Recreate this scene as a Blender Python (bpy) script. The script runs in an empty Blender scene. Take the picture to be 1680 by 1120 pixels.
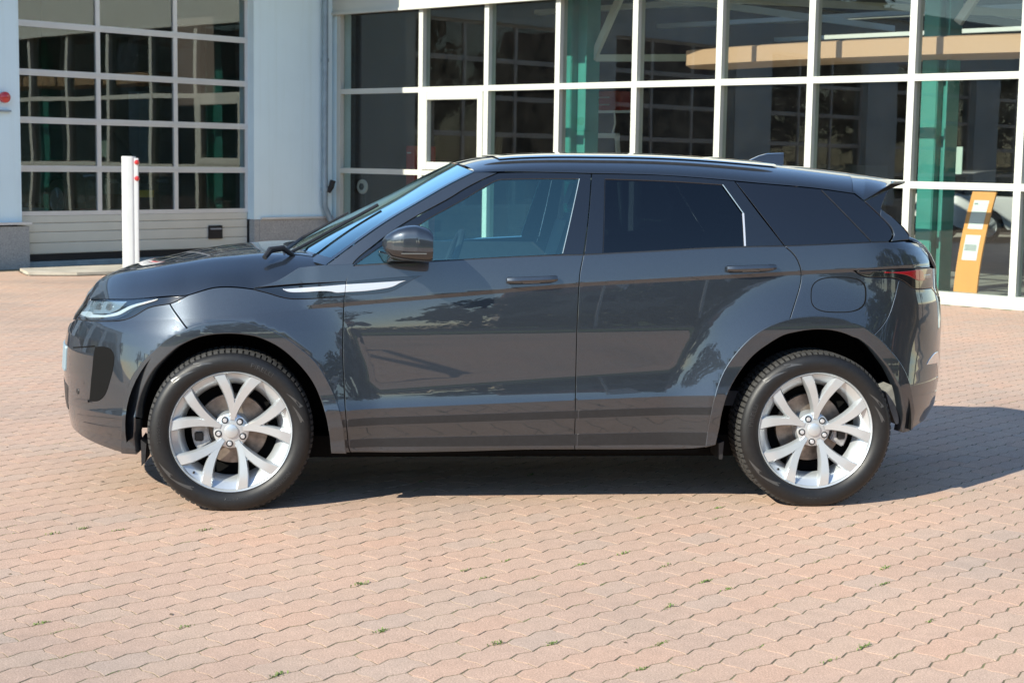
import bpy, bmesh, math, random
import numpy as np
from mathutils import Vector, Matrix, geometry
R = math.radians
scene = bpy.context.scene
random.seed(7)
rng = np.random.default_rng(11)

# ------------------------------------------------------------------ camera
cam_d = bpy.data.cameras.new('camera')
cam = bpy.data.objects.new('camera', cam_d)
scene.collection.objects.link(cam)
scene.camera = cam
YAW, PITCH, ROLL = 0.1086, 0.1127, 0.0159
CAM = Vector((0.4689, -7.2157, 1.5906))
fw = Vector((math.sin(YAW)*math.cos(PITCH), math.cos(YAW)*math.cos(PITCH), -math.sin(PITCH)))
r0 = Vector((math.cos(YAW), -math.sin(YAW), 0)); u0 = r0.cross(fw)
cr = r0*math.cos(ROLL)+u0*math.sin(ROLL); cu = -r0*math.sin(ROLL)+u0*math.cos(ROLL)
cam.matrix_world = Matrix.Translation(CAM) @ Matrix((cr, cu, -fw)).transposed().to_4x4()
cam_d.sensor_width = 36.0
cam_d.lens = 2650.16/1680*36.0
cam_d.clip_start, cam_d.clip_end = 0.1, 800
cam_d.dof.use_dof = True
cam_d.dof.focus_distance = 7.6
cam_d.dof.aperture_fstop = 7.1

# ------------------------------------------------------------------ light
HEAD, ELEV = R(39.8), R(33.4)                 # the way the sunlight travels, seen from above; sun height
L = Vector((math.cos(HEAD)*math.cos(ELEV), math.sin(HEAD)*math.cos(ELEV), -math.sin(ELEV)))
sun_d = bpy.data.lights.new('sun', 'SUN')
sun_d.energy = 4.9; sun_d.angle = R(0.53); sun_d.color = (1.0, 0.945, 0.80)
sun = bpy.data.objects.new('sun', sun_d)
sun.rotation_mode = 'QUATERNION'
sun.rotation_quaternion = (-L).to_track_quat('Z', 'Y')
scene.collection.objects.link(sun)
world = bpy.data.worlds.new('World'); scene.world = world; world.use_nodes = True
wt = world.node_tree
sky = wt.nodes.new('ShaderNodeTexSky'); sky.sky_type = 'NISHITA'; sky.sun_disc = False
sky.sun_elevation = ELEV
sky.sun_rotation = math.atan2(-L.x, -L.y)      # sky azimuth runs clockwise from +Y
sky.air_density = 1.1; sky.dust_density = 0.05; sky.ozone_density = 3.2
bg = wt.nodes['Background']; bg.inputs['Strength'].default_value = 0.15
wt.links.new(sky.outputs[0], bg.inputs['Color'])
scene.view_settings.view_transform = 'Standard'
scene.view_settings.look = 'None'
scene.view_settings.gamma = 1.0
scene.view_settings.exposure = 0.66
scene.render.engine = 'CYCLES'
scene.cycles.max_bounces = 10
scene.cycles.transparent_max_bounces = 16
scene.cycles.caustics_reflective = False
scene.cycles.caustics_refractive = False

# ------------------------------------------------------------------ materials
def mat(name, col, rough=.6, metal=0., coat=0., coat_r=.03, spec=.5):
    m = bpy.data.materials.new(name); m.use_nodes = True
    b = m.node_tree.nodes['Principled BSDF']
    b.inputs['Base Color'].default_value = (*col, 1)
    b.inputs['Roughness'].default_value = rough
    b.inputs['Metallic'].default_value = metal
    b.inputs['Coat Weight'].default_value = coat
    b.inputs['Coat Roughness'].default_value = coat_r
    b.inputs['Specular IOR Level'].default_value = spec
    return m
def N(m, t, **kw):
    n = m.node_tree.nodes.new(t)
    for k, v in kw.items(): setattr(n, k, v)
    return n
def LK(m, a, b): m.node_tree.links.new(a, b)
def BS(m): return m.node_tree.nodes['Principled BSDF']
def noise(m, scale, detail=4, rough=.55, co=None, dim='3D'):
    n = N(m, 'ShaderNodeTexNoise', noise_dimensions=dim)
    n.inputs['Scale'].default_value = scale; n.inputs['Detail'].default_value = detail
    n.inputs['Roughness'].default_value = rough
    if co is None:
        g = N(m, 'ShaderNodeNewGeometry'); co = g.outputs['Position']
    LK(m, co, n.inputs['Vector'])
    return n
def ramp(m, fac, stops):
    r = N(m, 'ShaderNodeValToRGB'); e = r.color_ramp.elements
    while len(e) < len(stops): e.new(.5)
    for i, (p, c) in enumerate(stops):
        e[i].position = p; e[i].color = (*c, 1) if len(c) == 3 else c
    LK(m, fac, r.inputs[0]); return r
def mixc(m, fac, a, b, mode='MIX'):
    n = N(m, 'ShaderNodeMix', data_type='RGBA', blend_type=mode)
    for s, v in ((n.inputs[0], fac), (n.inputs[6], a), (n.inputs[7], b)):
        if hasattr(v, 'is_output'): LK(m, v, s)
        elif isinstance(v, tuple): s.default_value = (*v, 1)
        else: s.default_value = v
    return n.outputs[2]
def vary(m, scale, amt, bump=0., bscale=None, bdist=.002, rvar=0.):
    """gives a material uneven colour, roughness and fine relief"""
    b = BS(m); c = tuple(b.inputs['Base Color'].default_value)[:3]
    n = noise(m, scale, 5)
    r = ramp(m, n.outputs[0], [(.3, tuple(x*(1-amt) for x in c)), (.7, tuple(min(1, x*(1+amt)) for x in c))])
    LK(m, r.outputs[0], b.inputs['Base Color'])
    if rvar:
        rr = b.inputs['Roughness'].default_value
        mr = N(m, 'ShaderNodeMapRange'); mr.inputs[3].default_value = rr-rvar; mr.inputs[4].default_value = rr+rvar
        n3 = noise(m, scale*3, 3); LK(m, n3.outputs[0], mr.inputs[0]); LK(m, mr.outputs[0], b.inputs['Roughness'])
    if bump:
        n2 = noise(m, bscale or scale*8, 4)
        bp = N(m, 'ShaderNodeBump'); bp.inputs['Strength'].default_value = bump; bp.inputs['Distance'].default_value = bdist
        LK(m, n2.outputs[0], bp.inputs['Height']); LK(m, bp.outputs[0], b.inputs['Normal'])
    return m
def glassmat(name, tint, refl=1.7, ior=1.5, wavy=0., wscale=.8, rough=0.0, dirt=0., rtint=(1, 1, 1)):
    """thin pane: tinted see-through plus a Fresnel reflection"""
    m = bpy.data.materials.new(name); m.use_nodes = True
    t = m.node_tree; t.nodes.clear()
    out = N(m, 'ShaderNodeOutputMaterial'); tr = N(m, 'ShaderNodeBsdfTransparent'); gl = N(m, 'ShaderNodeBsdfGlossy')
    tr.inputs[0].default_value = (*tint, 1); gl.inputs['Color'].default_value = (*rtint, 1); gl.inputs['Roughness'].default_value = rough
    fr = N(m, 'ShaderNodeFresnel'); gb = N(m, 'ShaderNodeNewGeometry'); mi = N(m, 'ShaderNodeMapRange')
    mi.inputs[3].default_value = ior; mi.inputs[4].default_value = 1/ior      # both faces of a thin pane reflect alike
    LK(m, gb.outputs['Backfacing'], mi.inputs[0]); LK(m, mi.outputs[0], fr.inputs[0])
    mu = N(m, 'ShaderNodeMath', operation='MULTIPLY'); mu.use_clamp = True; mu.inputs[1].default_value = refl
    mx = N(m, 'ShaderNodeMixShader')
    LK(m, fr.outputs[0], mu.inputs[0]); LK(m, mu.outputs[0], mx.inputs[0]); LK(m, tr.outputs[0], mx.inputs[1]); LK(m, gl.outputs[0], mx.inputs[2])
    last = mx.outputs[0]
    if wavy:
        n = noise(m, wscale, 1.5); bp = N(m, 'ShaderNodeBump'); bp.inputs['Strength'].default_value = 1.0
        bp.inputs['Distance'].default_value = wavy
        LK(m, n.outputs[0], bp.inputs['Height']); LK(m, bp.outputs[0], gl.inputs['Normal']); LK(m, bp.outputs[0], fr.inputs['Normal'])
    if dirt:
        di = N(m, 'ShaderNodeBsdfDiffuse'); di.inputs[0].default_value = (.5, .48, .44, 1)
        n = noise(m, 2.5, 8, .7); r = ramp(m, n.outputs[0], [(.35, (0, 0, 0)), (.8, (dirt, dirt, dirt))])
        m2 = N(m, 'ShaderNodeMixShader'); LK(m, r.outputs[0], m2.inputs[0]); LK(m, last, m2.inputs[1]); LK(m, di.outputs[0], m2.inputs[2])
        last = m2.outputs[0]
    LK(m, last, out.inputs[0])
    return m

M = {}
M['paint'] = mat('metallic_grey_paint', (.060, .070, .090), .42, .70, 1.0, .008)
BS(M['paint']).inputs['Coat IOR'].default_value = 1.75
def flakes(m):
    b = BS(m)
    n = noise(m, 900, 1); r = ramp(m, n.outputs[0], [(.3, (.019, .025, .033)), (.72, (.047, .058, .073))])
    LK(m, r.outputs[0], b.inputs['Base Color'])
flakes(M['paint'])
M['gloss_black'] = mat('gloss_black', (.006, .007, .009), .12, 0, 1., .01)
M['satin_black'] = vary(mat('satin_black_plastic', (.018, .018, .019), .45), 40, .3)
M['sill'] = vary(mat('sill_dark_satin', (.014, .015, .017), .30), 60, .15)
M['dark'] = mat('wheel_well_black', (.006, .006, .006), .9, spec=.12)
M['rubber'] = vary(mat('tyre_rubber', (.0065, .0065, .007), .50), 60, .35, .25, 500, .0006, .08)
M['tread'] = vary(mat('tread_rubber', (.036, .035, .033), .8), 60, .4)
M['rubber_text'] = mat('tyre_lettering', (.030, .030, .031), .42)
M['alloy'] = mat('silver_alloy', (.60, .64, .665), .32, .60, .6, .06)
M['chrome'] = mat('chrome', (.75, .75, .76), .08, 1.)
M['satin_silver'] = mat('satin_silver_trim', (.66, .67, .69), .30, .55)
M['disc'] = vary(mat('brake_disc_steel', (.30, .25, .21), .42, .75), 25, .35)
M['caliper'] = vary(mat('caliper_metal', (.42, .42, .42), .5, .5), 30, .3)
M['car_glass'] = glassmat('side_window_glass', (.66, .94, .93), 4.2, rtint=(.66, 1.0, .90))
M['shield_glass'] = glassmat('windscreen_glass', (.45, .62, .68), 2.6, 1.55, rtint=(.72, .96, 1.0))
M['privacy_glass'] = glassmat('privacy_glass', (.10, .13, .15), 1.3)
M['roof_glass'] = mat('roof_glass', (.004, .004, .005), .03, 0, 1., .0)
M['red_lens'] = mat('red_lens', (.26, .004, .009), .22, 0, 1., .02)
M['clear_lens'] = mat('clear_lens', (.16, .165, .17), .15, .3, 1., .02)
M['lamp_body'] = mat('lamp_interior', (.46, .52, .55), .2, .7)
M['lamp_white'] = mat('lamp_light_guide', (.50, .53, .54), .25)
M['lens_glass'] = glassmat('headlamp_cover', (.80, .88, .92), 1.5)
M['trim_dark'] = vary(mat('cabin_trim', (.025, .026, .028), .7), 30, .2)
M['seat'] = vary(mat('seat_leather', (.03, .031, .033), .5), 20, .2)
M['headliner'] = mat('headliner', (.22, .22, .21), .9)
# building
M['wall_white'] = vary(mat('white_render', (.72, .90, .95), .8), .9, .03, .25, 60, .002)
def streaks(m):
    b = BS(m); src = b.inputs['Base Color'].links[0].from_socket
    g = N(m, 'ShaderNodeNewGeometry'); mp = N(m, 'ShaderNodeMapping'); mp.inputs['Scale'].default_value = (9, 9, .35); LK(m, g.outputs['Position'], mp.inputs[0])
    n = noise(m, 1.0, 6, .65, mp.outputs[0]); r = ramp(m, n.outputs[0], [(.50, (1, 1, 1)), (.78, (.93, .93, .91))])
    LK(m, mixc(m, 1., src, r.outputs[0], 'MULTIPLY'), b.inputs['Base Color'])
streaks(M['wall_white'])
M['plinth'] = mat('pebbledash_plinth', (.40, .41, .42), .9)
def pebble(m):
    b = BS(m); n = noise(m, 55, 3, .7); r = ramp(m, n.outputs[0], [(.33, (.20, .21, .22)), (.5, (.42, .43, .43)), (.68, (.62, .62, .61))])
    n2 = noise(m, 1.2, 4); c = mixc(m, n2.outputs[0], r.outputs[0], (.30, .31, .29)); LK(m, c, b.inputs['Base Color'])
    bp = N(m, 'ShaderNodeBump'); bp.inputs['Strength'].default_value = .7; bp.inputs['Distance'].default_value = .006
    LK(m, n.outputs[0], bp.inputs['Height']); LK(m, bp.outputs[0], b.inputs['Normal'])
pebble(M['plinth'])
M['frame_white'] = vary(mat('white_window_frame', (.54, .56, .50), .45), 2.5, .04)
M['alu'] = vary(mat('door_aluminium', (.66, .67, .66), .42, .25), 2, .05)
M['door_panel'] = vary(mat('door_panel_cream', (.62, .62, .54), .5), 1.5, .06)
M['black_rubber'] = mat('black_rubber_seal', (.012, .012, .013), .7)
M['zinc'] = vary(mat('painted_zinc', (.25, .33, .38), .5, .2), 6, .15)
M['pane'] = glassmat('window_pane', (.85, .89, .87), .95, 1.5, .0016, .55, 0, .010)
M['door_pane'] = glassmat('door_pane', (.74, .80, .79), 1.7, 1.5, .0035, .70, 0, .008)
M['teal'] = vary(mat('teal_steel', (.05, .27, .235), .45), 3, .12)
M['hall_floor'] = vary(mat('hall_floor', (.38, .37, .34), .5), .8, .12)
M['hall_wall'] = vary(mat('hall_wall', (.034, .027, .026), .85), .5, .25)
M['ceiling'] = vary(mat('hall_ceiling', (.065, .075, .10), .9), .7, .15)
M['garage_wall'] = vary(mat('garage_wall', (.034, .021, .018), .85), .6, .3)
M['wood'] = mat('light_wood', (.62, .37, .24), .5)
M['orange'] = vary(mat('orange_board', (.95, .42, .12), .5), 4, .05)
M['paper'] = mat('poster_paper', (.88, .90, .90), .7)
M['print'] = mat('poster_print', (.30, .33, .36), .7)
M['red_paint'] = vary(mat('red_paint', (.38, .035, .025), .45), 8, .15)
M['white_paint'] = vary(mat('white_paint', (.58, .60, .60), .4), 5, .05)
M['red_reflector'] = mat('red_reflector', (.55, .02, .02), .2, 0, 1.)
M['concrete'] = vary(mat('concrete', (.44, .40, .33), .9), 3, .22, .5, 80, .004)
M['asphalt'] = vary(mat('asphalt', (.06, .06, .06), .9), 5, .25, .4, 200, .004)
M['grass'] = vary(mat('grass', (.07, .12, .03), .9), 3, .4, .6, 60, .03)
M['bark'] = vary(mat('bark', (.10, .075, .05), .9), 8, .35)
M['leaf'] = mat('leaf', (.05, .085, .022), .7)
M['leaf'].node_tree.nodes['Principled BSDF'].inputs['Transmission Weight'].default_value = 0
def leafvar(m, a, b_):
    g = N(m, 'ShaderNodeNewGeometry'); r = ramp(m, g.outputs['Random Per Island'], [(0, a), (1, b_)])
    LK(m, r.outputs[0], BS(m).inputs['Base Color'])
leafvar(M['leaf'], (.03, .055, .015), (.085, .12, .03))
M['weed'] = mat('weed', (.12, .2, .04), .8); leafvar(M['weed'], (.08, .13, .03), (.20, .28, .07))
M['brickwall'] = vary(mat('house_wall', (.42, .36, .30), .9), 1, .15)
M['roof_tile'] = vary(mat('roof_tiles', (.17, .08, .05), .85), 2, .3)
M['dark_window'] = mat('dark_window', (.01, .012, .015), .05)
M['skin'] = mat('skin', (.50, .30, .22), .6)
M['jeans'] = mat('jeans', (.03, .045, .10), .85)
M['shirt'] = mat('jacket', (.04, .05, .09), .85)
M['hair'] = mat('hair', (.03, .02, .015), .7)
M['flag'] = mat('white_flag', (.8, .8, .82), .7)
M['car_white'] = mat('white_car_paint', (.72, .74, .75), .25, 0, 1., .02)
M['car_dark'] = mat('dark_car_paint', (.02, .025, .03), .25, .3, 1., .02)
M['yellow_plate'] = mat('yellow_plate', (.75, .50, .03), .5)

# pavers: each stone its own tone, speckled with grit
def paver_mat():
    m = mat('concrete_paver', (.4, .25, .2), .88)
    b = BS(m)
    oi = N(m, 'ShaderNodeObjectInfo'); g = N(m, 'ShaderNodeNewGeometry')
    ad = N(m, 'ShaderNodeMath', operation='ADD'); fr = N(m, 'ShaderNodeMath', operation='FRACT')
    LK(m, oi.outputs['Random'], ad.inputs[0]); LK(m, g.outputs['Random Per Island'], ad.inputs[1]); LK(m, ad.outputs[0], fr.inputs[0])
    tone = ramp(m, fr.outputs[0], [(0, (.490, .352, .272)), (.25, (.508, .356, .274)), (.5, (.495, .364, .282)), (.72, (.520, .350, .262)), (.9, (.485, .360, .284)), (1, (.472, .357, .286))])
    big = noise(m, .55, 4); bigr = ramp(m, big.outputs[0], [(.33, (.80, .82, .84)), (.48, (.97, .96, .95)), (.66, (1.08, 1.03, .99))])
    c = mixc(m, 1.0, tone.outputs[0], bigr.outputs[0], 'MULTIPLY')
    grit = noise(m, 170, 3, .75); gr = ramp(m, grit.outputs[0], [(.30, (.50, .48, .46)), (.46, (.96, .95, .95)), (.56, (1.03, 1.03, 1.02)), (.68, (1.6, 1.65, 1.65))])
    c = mixc(m, 1.0, c, gr.outputs[0], 'MULTIPLY')
    mid = noise(m, 14, 5, .7); mr = ramp(m, mid.outputs[0], [(.3, (.90, .90, .89)), (.7, (1.07, 1.06, 1.05))])
    c = mixc(m, 1.0, c, mr.outputs[0], 'MULTIPLY')
    LK(m, c, b.inputs['Base Color'])
    bp = N(m, 'ShaderNodeBump'); bp.inputs['Strength'].default_value = .7; bp.inputs['Distance'].default_value = .0018
    LK(m, grit.outputs[0], bp.inputs['Height']); LK(m, bp.outputs[0], b.inputs['Normal'])
    return m
M['paver'] = paver_mat()
def joint_mat():
    m = mat('joint_sand_and_moss', (.2, .17, .1), .95)
    n = noise(m, 5, 6, .7); r = ramp(m, n.outputs[0], [(.34, (.07, .06, .045)), (.48, (.14, .12, .07)), (.60, (.20, .185, .095)), (.72, (.13, .145, .05))])
    LK(m, r.outputs[0], BS(m).inputs['Base Color'])
    return m
M['joint'] = joint_mat()
def far_paving():
    m = mat('distant_paving', (.47, .31, .24), .9)
    tc = N(m, 'ShaderNodeNewGeometry'); mp = N(m, 'ShaderNodeMapping'); mp.inputs['Rotation'].default_value = (0, 0, R(-40.8))
    LK(m, tc.outputs['Position'], mp.inputs[0])
    br = N(m, 'ShaderNodeTexBrick'); br.inputs['Scale'].default_value = 1.0
    br.inputs['Brick Width'].default_value = .225; br.inputs['Row Height'].default_value = .124; br.inputs['Mortar Size'].default_value = .004
    br.inputs['Color1'].default_value = (.51, .36, .265, 1); br.inputs['Color2'].default_value = (.47, .36, .28, 1); br.inputs['Mortar'].default_value = (.2, .17, .1, 1)
    LK(m, mp.outputs[0], br.inputs['Vector'])
    n = noise(m, .5, 4); r = ramp(m, n.outputs[0], [(.35, (.85, .86, .88)), (.65, (1.03, 1, .97))])
    LK(m, mixc(m, 1., br.outputs[0], r.outputs[0], 'MULTIPLY'), BS(m).inputs['Base Color'])
    return m
M['far_paving'] = far_paving()

# ------------------------------------------------------------------ object helpers
COL = scene.collection
def tag(o, label=None, cat=None, group=None, kind=None):
    if label: o['label'] = label
    if cat: o['category'] = cat
    if group: o['group'] = group
    if kind: o['kind'] = kind
    return o
def empty(name, loc=(0, 0, 0), rz=0., label=None, cat=None, group=None, parent=None):
    o = bpy.data.objects.new(name, None); COL.objects.link(o)
    o.location = loc; o.rotation_euler = (0, 0, rz); o.empty_display_size = .2
    if parent: o.parent = parent
    return tag(o, label, cat, group)
def add(name, me, m, parent=None, smooth=False):
    if m is not None and not me.materials: me.materials.append(m)
    if smooth:
        me.polygons.foreach_set('use_smooth', [True]*len(me.polygons))
    o = bpy.data.objects.new(name, me); COL.objects.link(o)
    if parent: o.parent = parent
    return o
class MB:
    """collects verts and faces of one mesh"""
    def __init__(s): s.v = []; s.f = []
    def box(s, x0, x1, y0, y1, z0, z1):
        b = len(s.v)
        s.v += [(x, y, z) for z in (z0, z1) for y in (y0, y1) for x in (x0, x1)]
        s.f += [tuple(b+i for i in q) for q in ((0, 2, 3, 1), (4, 5, 7, 6), (0, 1, 5, 4), (2, 6, 7, 3), (0, 4, 6, 2), (1, 3, 7, 5))]
        return s
    def bar(s, p, q, w, h=None, up=(0, 0, 1)):
        p, q = Vector(p), Vector(q); d = (q-p).normalized(); h = h or w
        a = d.cross(Vector(up))
        if a.length < 1e-4: a = d.cross(Vector((1, 0, 0)))
        a.normalize(); c = a.cross(d).normalized()
        b = len(s.v)
        for e in (p, q):
            s.v += [tuple(e+a*i*w/2+c*j*h/2) for i, j in ((-1, -1), (1, -1), (1, 1), (-1, 1))]
        s.f += [tuple(b+i for i in t) for t in ((0, 1, 2, 3), (7, 6, 5, 4), (0, 4, 5, 1), (1, 5, 6, 2), (2, 6, 7, 3), (3, 7, 4, 0))]
        return s
    def tube(s, pts, rad, n=10, cap=True):
        pts = [Vector(p) for p in pts]; b = len(s.v); k = len(pts)
        rads = rad if isinstance(rad, (list, tuple)) else [rad]*k
        ref = None
        for i, p in enumerate(pts):
            d = (pts[min(i+1, k-1)]-pts[max(i-1, 0)]).normalized()
            if ref is None: ref = d.cross(Vector((.31, .2, .93)))
            a = (ref-d*ref.dot(d)).normalized(); ref = a; c = d.cross(a)
            for j in range(n):
                t = 2*math.pi*j/n
                s.v.append(tuple(p+(a*math.cos(t)+c*math.sin(t))*rads[i]))
        for i in range(k-1):
            for j in range(n):
                s.f.append((b+i*n+j, b+i*n+(j+1) % n, b+(i+1)*n+(j+1) % n, b+(i+1)*n+j))
        if cap:
            s.f.append(tuple(b+j for j in range(n))[::-1]); s.f.append(tuple(b+(k-1)*n+j for j in range(n)))
        return s
    def lathe(s, prof, n=48, axis='y', cx=0., cz=0., closed=False):
        """prof = (radius, axial) pairs turned round the y or z axis"""
        b = len(s.v); k = len(prof)
        for r, a in prof:
            for j in range(n):
                t = 2*math.pi*j/n
                if axis == 'y': s.v.append((cx+r*math.cos(t), a, cz+r*math.sin(t)))
                else: s.v.append((cx+r*math.cos(t), cz+r*math.sin(t), a))
        for i in range(k-1 if not closed else k):
            i2 = (i+1) % k
            for j in range(n):
                j2 = (j+1) % n
                q = (b+i*n+j, b+i*n+j2, b+i2*n+j2, b+i2*n+j)
                s.f.append(q if axis == 'z' else q[::-1])
        return s
    def prism(s, poly, a0, a1, axis='y'):
        b = len(s.v); n = len(poly)
        for a in (a0, a1):
            for x, z in poly:
                s.v.append((x, a, z) if axis == 'y' else ((a, x, z) if axis == 'x' else (x, z, a)))
        s.f.append(tuple(range(b, b+n))); s.f.append(tuple(range(b+2*n-1, b+n-1, -1)))
        for i in range(n):
            j = (i+1) % n
            s.f.append((b+i, b+n+i, b+n+j, b+j))
        return s
    def mesh(s, name='m', bevel=0., seg=2):
        me = bpy.data.meshes.new(name); me.from_pydata(s.v, [], s.f)
        bm = bmesh.new(); bm.from_mesh(me)
        bmesh.ops.recalc_face_normals(bm, faces=bm.faces)
        if bevel:
            es = [e for e in bm.edges if len(e.link_faces) == 2 and e.calc_face_angle(0) > .6]
            bmesh.ops.bevel(bm, geom=es, offset=bevel, segments=seg, affect='EDGES', clamp_overlap=True)
        bm.to_mesh(me); bm.free()
        return me
    def obj(s, name, m, parent=None, smooth=False, bevel=0., seg=2):
        o = add(name, s.mesh(name, bevel, seg), m, parent)
        if smooth:
            me = o.data; me.polygons.foreach_set('use_smooth', [True]*len(me.polygons))
            me.set_sharp_from_angle(angle=R(38))
        return o
def copy_tree(o, parent=None):
    c = o.copy(); COL.objects.link(c); c.parent = parent
    for ch in list(o.children): copy_tree(ch, c)
    return c
def catmull(p, k=6):
    p = [Vector((a[0], a[1])) for a in p]
    if len(p) < 3: return [tuple(a) for a in p]
    out = []
    for i in range(len(p)-1):
        a = p[i-1] if i else p[0]*2-p[1]; b, c = p[i], p[i+1]
        d = p[i+2] if i+2 < len(p) else p[-1]*2-p[-2]
        # centripetal knots keep the curve from overshooting on uneven spacing
        t0 = 0; t1 = t0+max((b-a).length, 1e-6)**.5; t2 = t1+max((c-b).length, 1e-6)**.5; t3 = t2+max((d-c).length, 1e-6)**.5
        for j in range(k):
            t = t1+(t2-t1)*j/k
            A1 = a*((t1-t)/(t1-t0))+b*((t-t0)/(t1-t0)); A2 = b*((t2-t)/(t2-t1))+c*((t-t1)/(t2-t1)); A3 = c*((t3-t)/(t3-t2))+d*((t-t2)/(t3-t2))
            B1 = A1*((t2-t)/(t2-t0))+A2*((t-t0)/(t2-t0)); B2 = A2*((t3-t)/(t3-t1))+A3*((t-t1)/(t3-t1))
            out.append(tuple(B1*((t2-t)/(t2-t1))+B2*((t-t1)/(t2-t1))))
    out.append(tuple(p[-1])); return out
def resample(p, step):
    p = np.array(p, float); d = np.hypot(*np.diff(p, axis=0).T); s = np.concatenate([[0], np.cumsum(d)])
    n = max(1, int(round(s[-1]/step)))
    t = np.linspace(0, s[-1], n+1)
    return np.stack([np.interp(t, s, p[:, 0]), np.interp(t, s, p[:, 1])], -1)
def text_mesh(txt, size, depth=0.):
    cu = bpy.data.curves.new('t', 'FONT'); cu.body = txt; cu.size = size; cu.extrude = depth; cu.align_x = 'CENTER'
    cu.resolution_u = 2
    o = bpy.data.objects.new('t', cu); COL.objects.link(o)
    dg = bpy.context.evaluated_depsgraph_get()
    me = bpy.data.meshes.new_from_object(o.evaluated_get(dg))
    bpy.data.objects.remove(o)
    return me

# ================================================================== the yard
BETA = .8585
EX = Vector((math.cos(BETA), -math.sin(BETA), 0)); EN = Vector((-math.sin(BETA), -math.cos(BETA), 0))   # along the glass front; outward from it
K0 = Vector((0.318, 19.035, 0)); BROT = math.atan2(EN.y, EN.x)
def bw(d, t, z=0.):                          # building coordinates -> world
    return K0+EN*d+EX*t+Vector((0, 0, z))
gm = MB(); gm.box(-250, 250, -300, 250, -.30, -.0125)
tag(gm.obj('ground', M['far_paving']), kind='structure')
# area of real pavers: a region round the view
def in_view(x, y, marg=.6):
    dx, dy = x-CAM.x, y-CAM.y
    z = dx*math.sin(YAW)+dy*math.cos(YAW); lx = dx*math.cos(YAW)-dy*math.sin(YAW)
    return (z > 3.3) & (z < 27) & (np.abs(lx) < .345*z+marg)
PL, PW = .225, .124
UA = np.array([-EN.x, -EN.y]); UB = np.array([EX.x, EX.y])
def paver_outline(g=.0024):
    h = .0085; a = PL/2-.0020; b = PW/2-.0030; s = .005
    w = [-1, 1, -1, 1, -1]
    top = [(-a+2*a*i/4, b+h*w[i]) for i in range(5)]
    bot = [(-a+2*a*i/4, -b+h*w[i]) for i in range(5)]
    top[0] = (top[0][0]+s, top[0][1]); top[4] = (top[4][0]+s, top[4][1])
    bot[0] = (bot[0][0]-s, bot[0][1]); bot[4] = (bot[4][0]-s, bot[4][1])
    return bot+[(a+.004, -.026), (a-.004, .026)]+top[::-1]+[(-a-.004, .026), (-a+.004, -.026)] if 0 else bot+[(a+.0045, -.022), (a-.0045, .022)]+top[::-1]+[(-a-.0045, .022), (-a+.0045, -.022)]
OUT = np.array(paver_outline()); NO = len(OUT)
INN = OUT*np.array([1-.0008/(PL/2), 1-.0014/(PW/2)])
def paver_verts():
    return np.concatenate([np.column_stack([OUT, np.full(NO, -.011)]), np.column_stack([OUT, np.full(NO, -.0004)]), np.column_stack([INN, np.zeros(NO)])])
PV = paver_verts()
PF = [tuple(range(2*NO, 3*NO))]+[(k*NO+i, k*NO+(i+1) % NO, (k+1)*NO+(i+1) % NO, (k+1)*NO+i) for k in (0, 1) for i in range(NO)]
cells = []
for j in range(-230, 230):
    for i in range(-130, 130):
        u = (i+(.5 if j % 2 else 0))*PL; v = (j+.35)*PW
        x, y = u*UA[0]+v*UB[0], u*UA[1]+v*UB[1]
        # building side of the yard
        q = Vector((x, y, 0))-K0; d, t = q.dot(EN), q.dot(EX)
        if d < .14 or t < .55: continue
        cells.append((x, y))
cells = np.array(cells)
PAVED = [(-8.5, 19.5), (-2.8, 0), (-4.5, -4), (-4.5, -12.5), (8, -12.5), (8, -1), (11.5, 8.5), (3.5, 23)]
def in_poly(poly, P):
    c = np.zeros(len(P), bool); x, y = P[:, 0], P[:, 1]
    for (a, b), (e, f) in zip(poly, poly[1:]+poly[:1]):
        m = (b > y) != (f > y)
        if b != f: c ^= m & (x < (e-a)*(y-b)/(f-b)+a)
    return c
cells = cells[in_poly(PAVED, cells)]
dist = np.hypot(cells[:, 0]-CAM.x, cells[:, 1]-CAM.y)
order = np.argsort(dist)
cells = cells[order]
base = MB()
hull = [(-6.5, 17.5), (-2.5, -4.6), (3.8, -4.6), (14.5, 13.0)]
yard = empty('paved_yard', (0, 0, 0)); yard['kind'] = 'structure'
jm = MB(); jm.v = [(x, y, -.0016) for x, y in [(-8.1, 19.2), (-2.65, .05), (-4.35, -4), (-4.35, -12.35), (7.85, -12.35), (7.85, -.95), (11.2, 8.5), (3.5, 22.7)]]; jm.f = [tuple(range(8))]
tag(jm.obj('joint_sand', M['joint'], yard), kind='stuff')
ang = math.atan2(UA[1], UA[0])
proto_me = bpy.data.meshes.new('paver'); proto_me.from_pydata([tuple(v) for v in PV], [], PF); proto_me.materials.append(M['paver'])
dd = rng.uniform(-1, 1, (len(cells), 5))
vis_cells = [i for i in range(len(cells)) if in_view(cells[i, 0], cells[i, 1], .12) and np.hypot(cells[i, 0]-CAM.x, cells[i, 1]-CAM.y) > 4.85]
nearset = set(vis_cells[:300])
for i in sorted(nearset):
    o = bpy.data.objects.new('paver', proto_me); COL.objects.link(o); o.parent = yard
    o.location = (cells[i, 0]+dd[i, 0]*.0007, cells[i, 1]+dd[i, 1]*.0007, dd[i, 2]*.0004)
    o.rotation_euler = (dd[i, 3]*.0022, dd[i, 4]*.0022, ang+dd[i, 0]*.006)
rest = [i for i in range(len(cells)) if i not in nearset]
A = np.tile(PV, (len(rest), 1, 1)); c = cells[rest]; e = dd[rest]
th = ang+e[:, 0]*.006; cs, sn = np.cos(th)[:, None], np.sin(th)[:, None]
z = A[:, :, 2]+e[:, 2:3]*.0004+A[:, :, 0]*e[:, 4:5]*.0022+A[:, :, 1]*e[:, 3:4]*.0022
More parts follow.
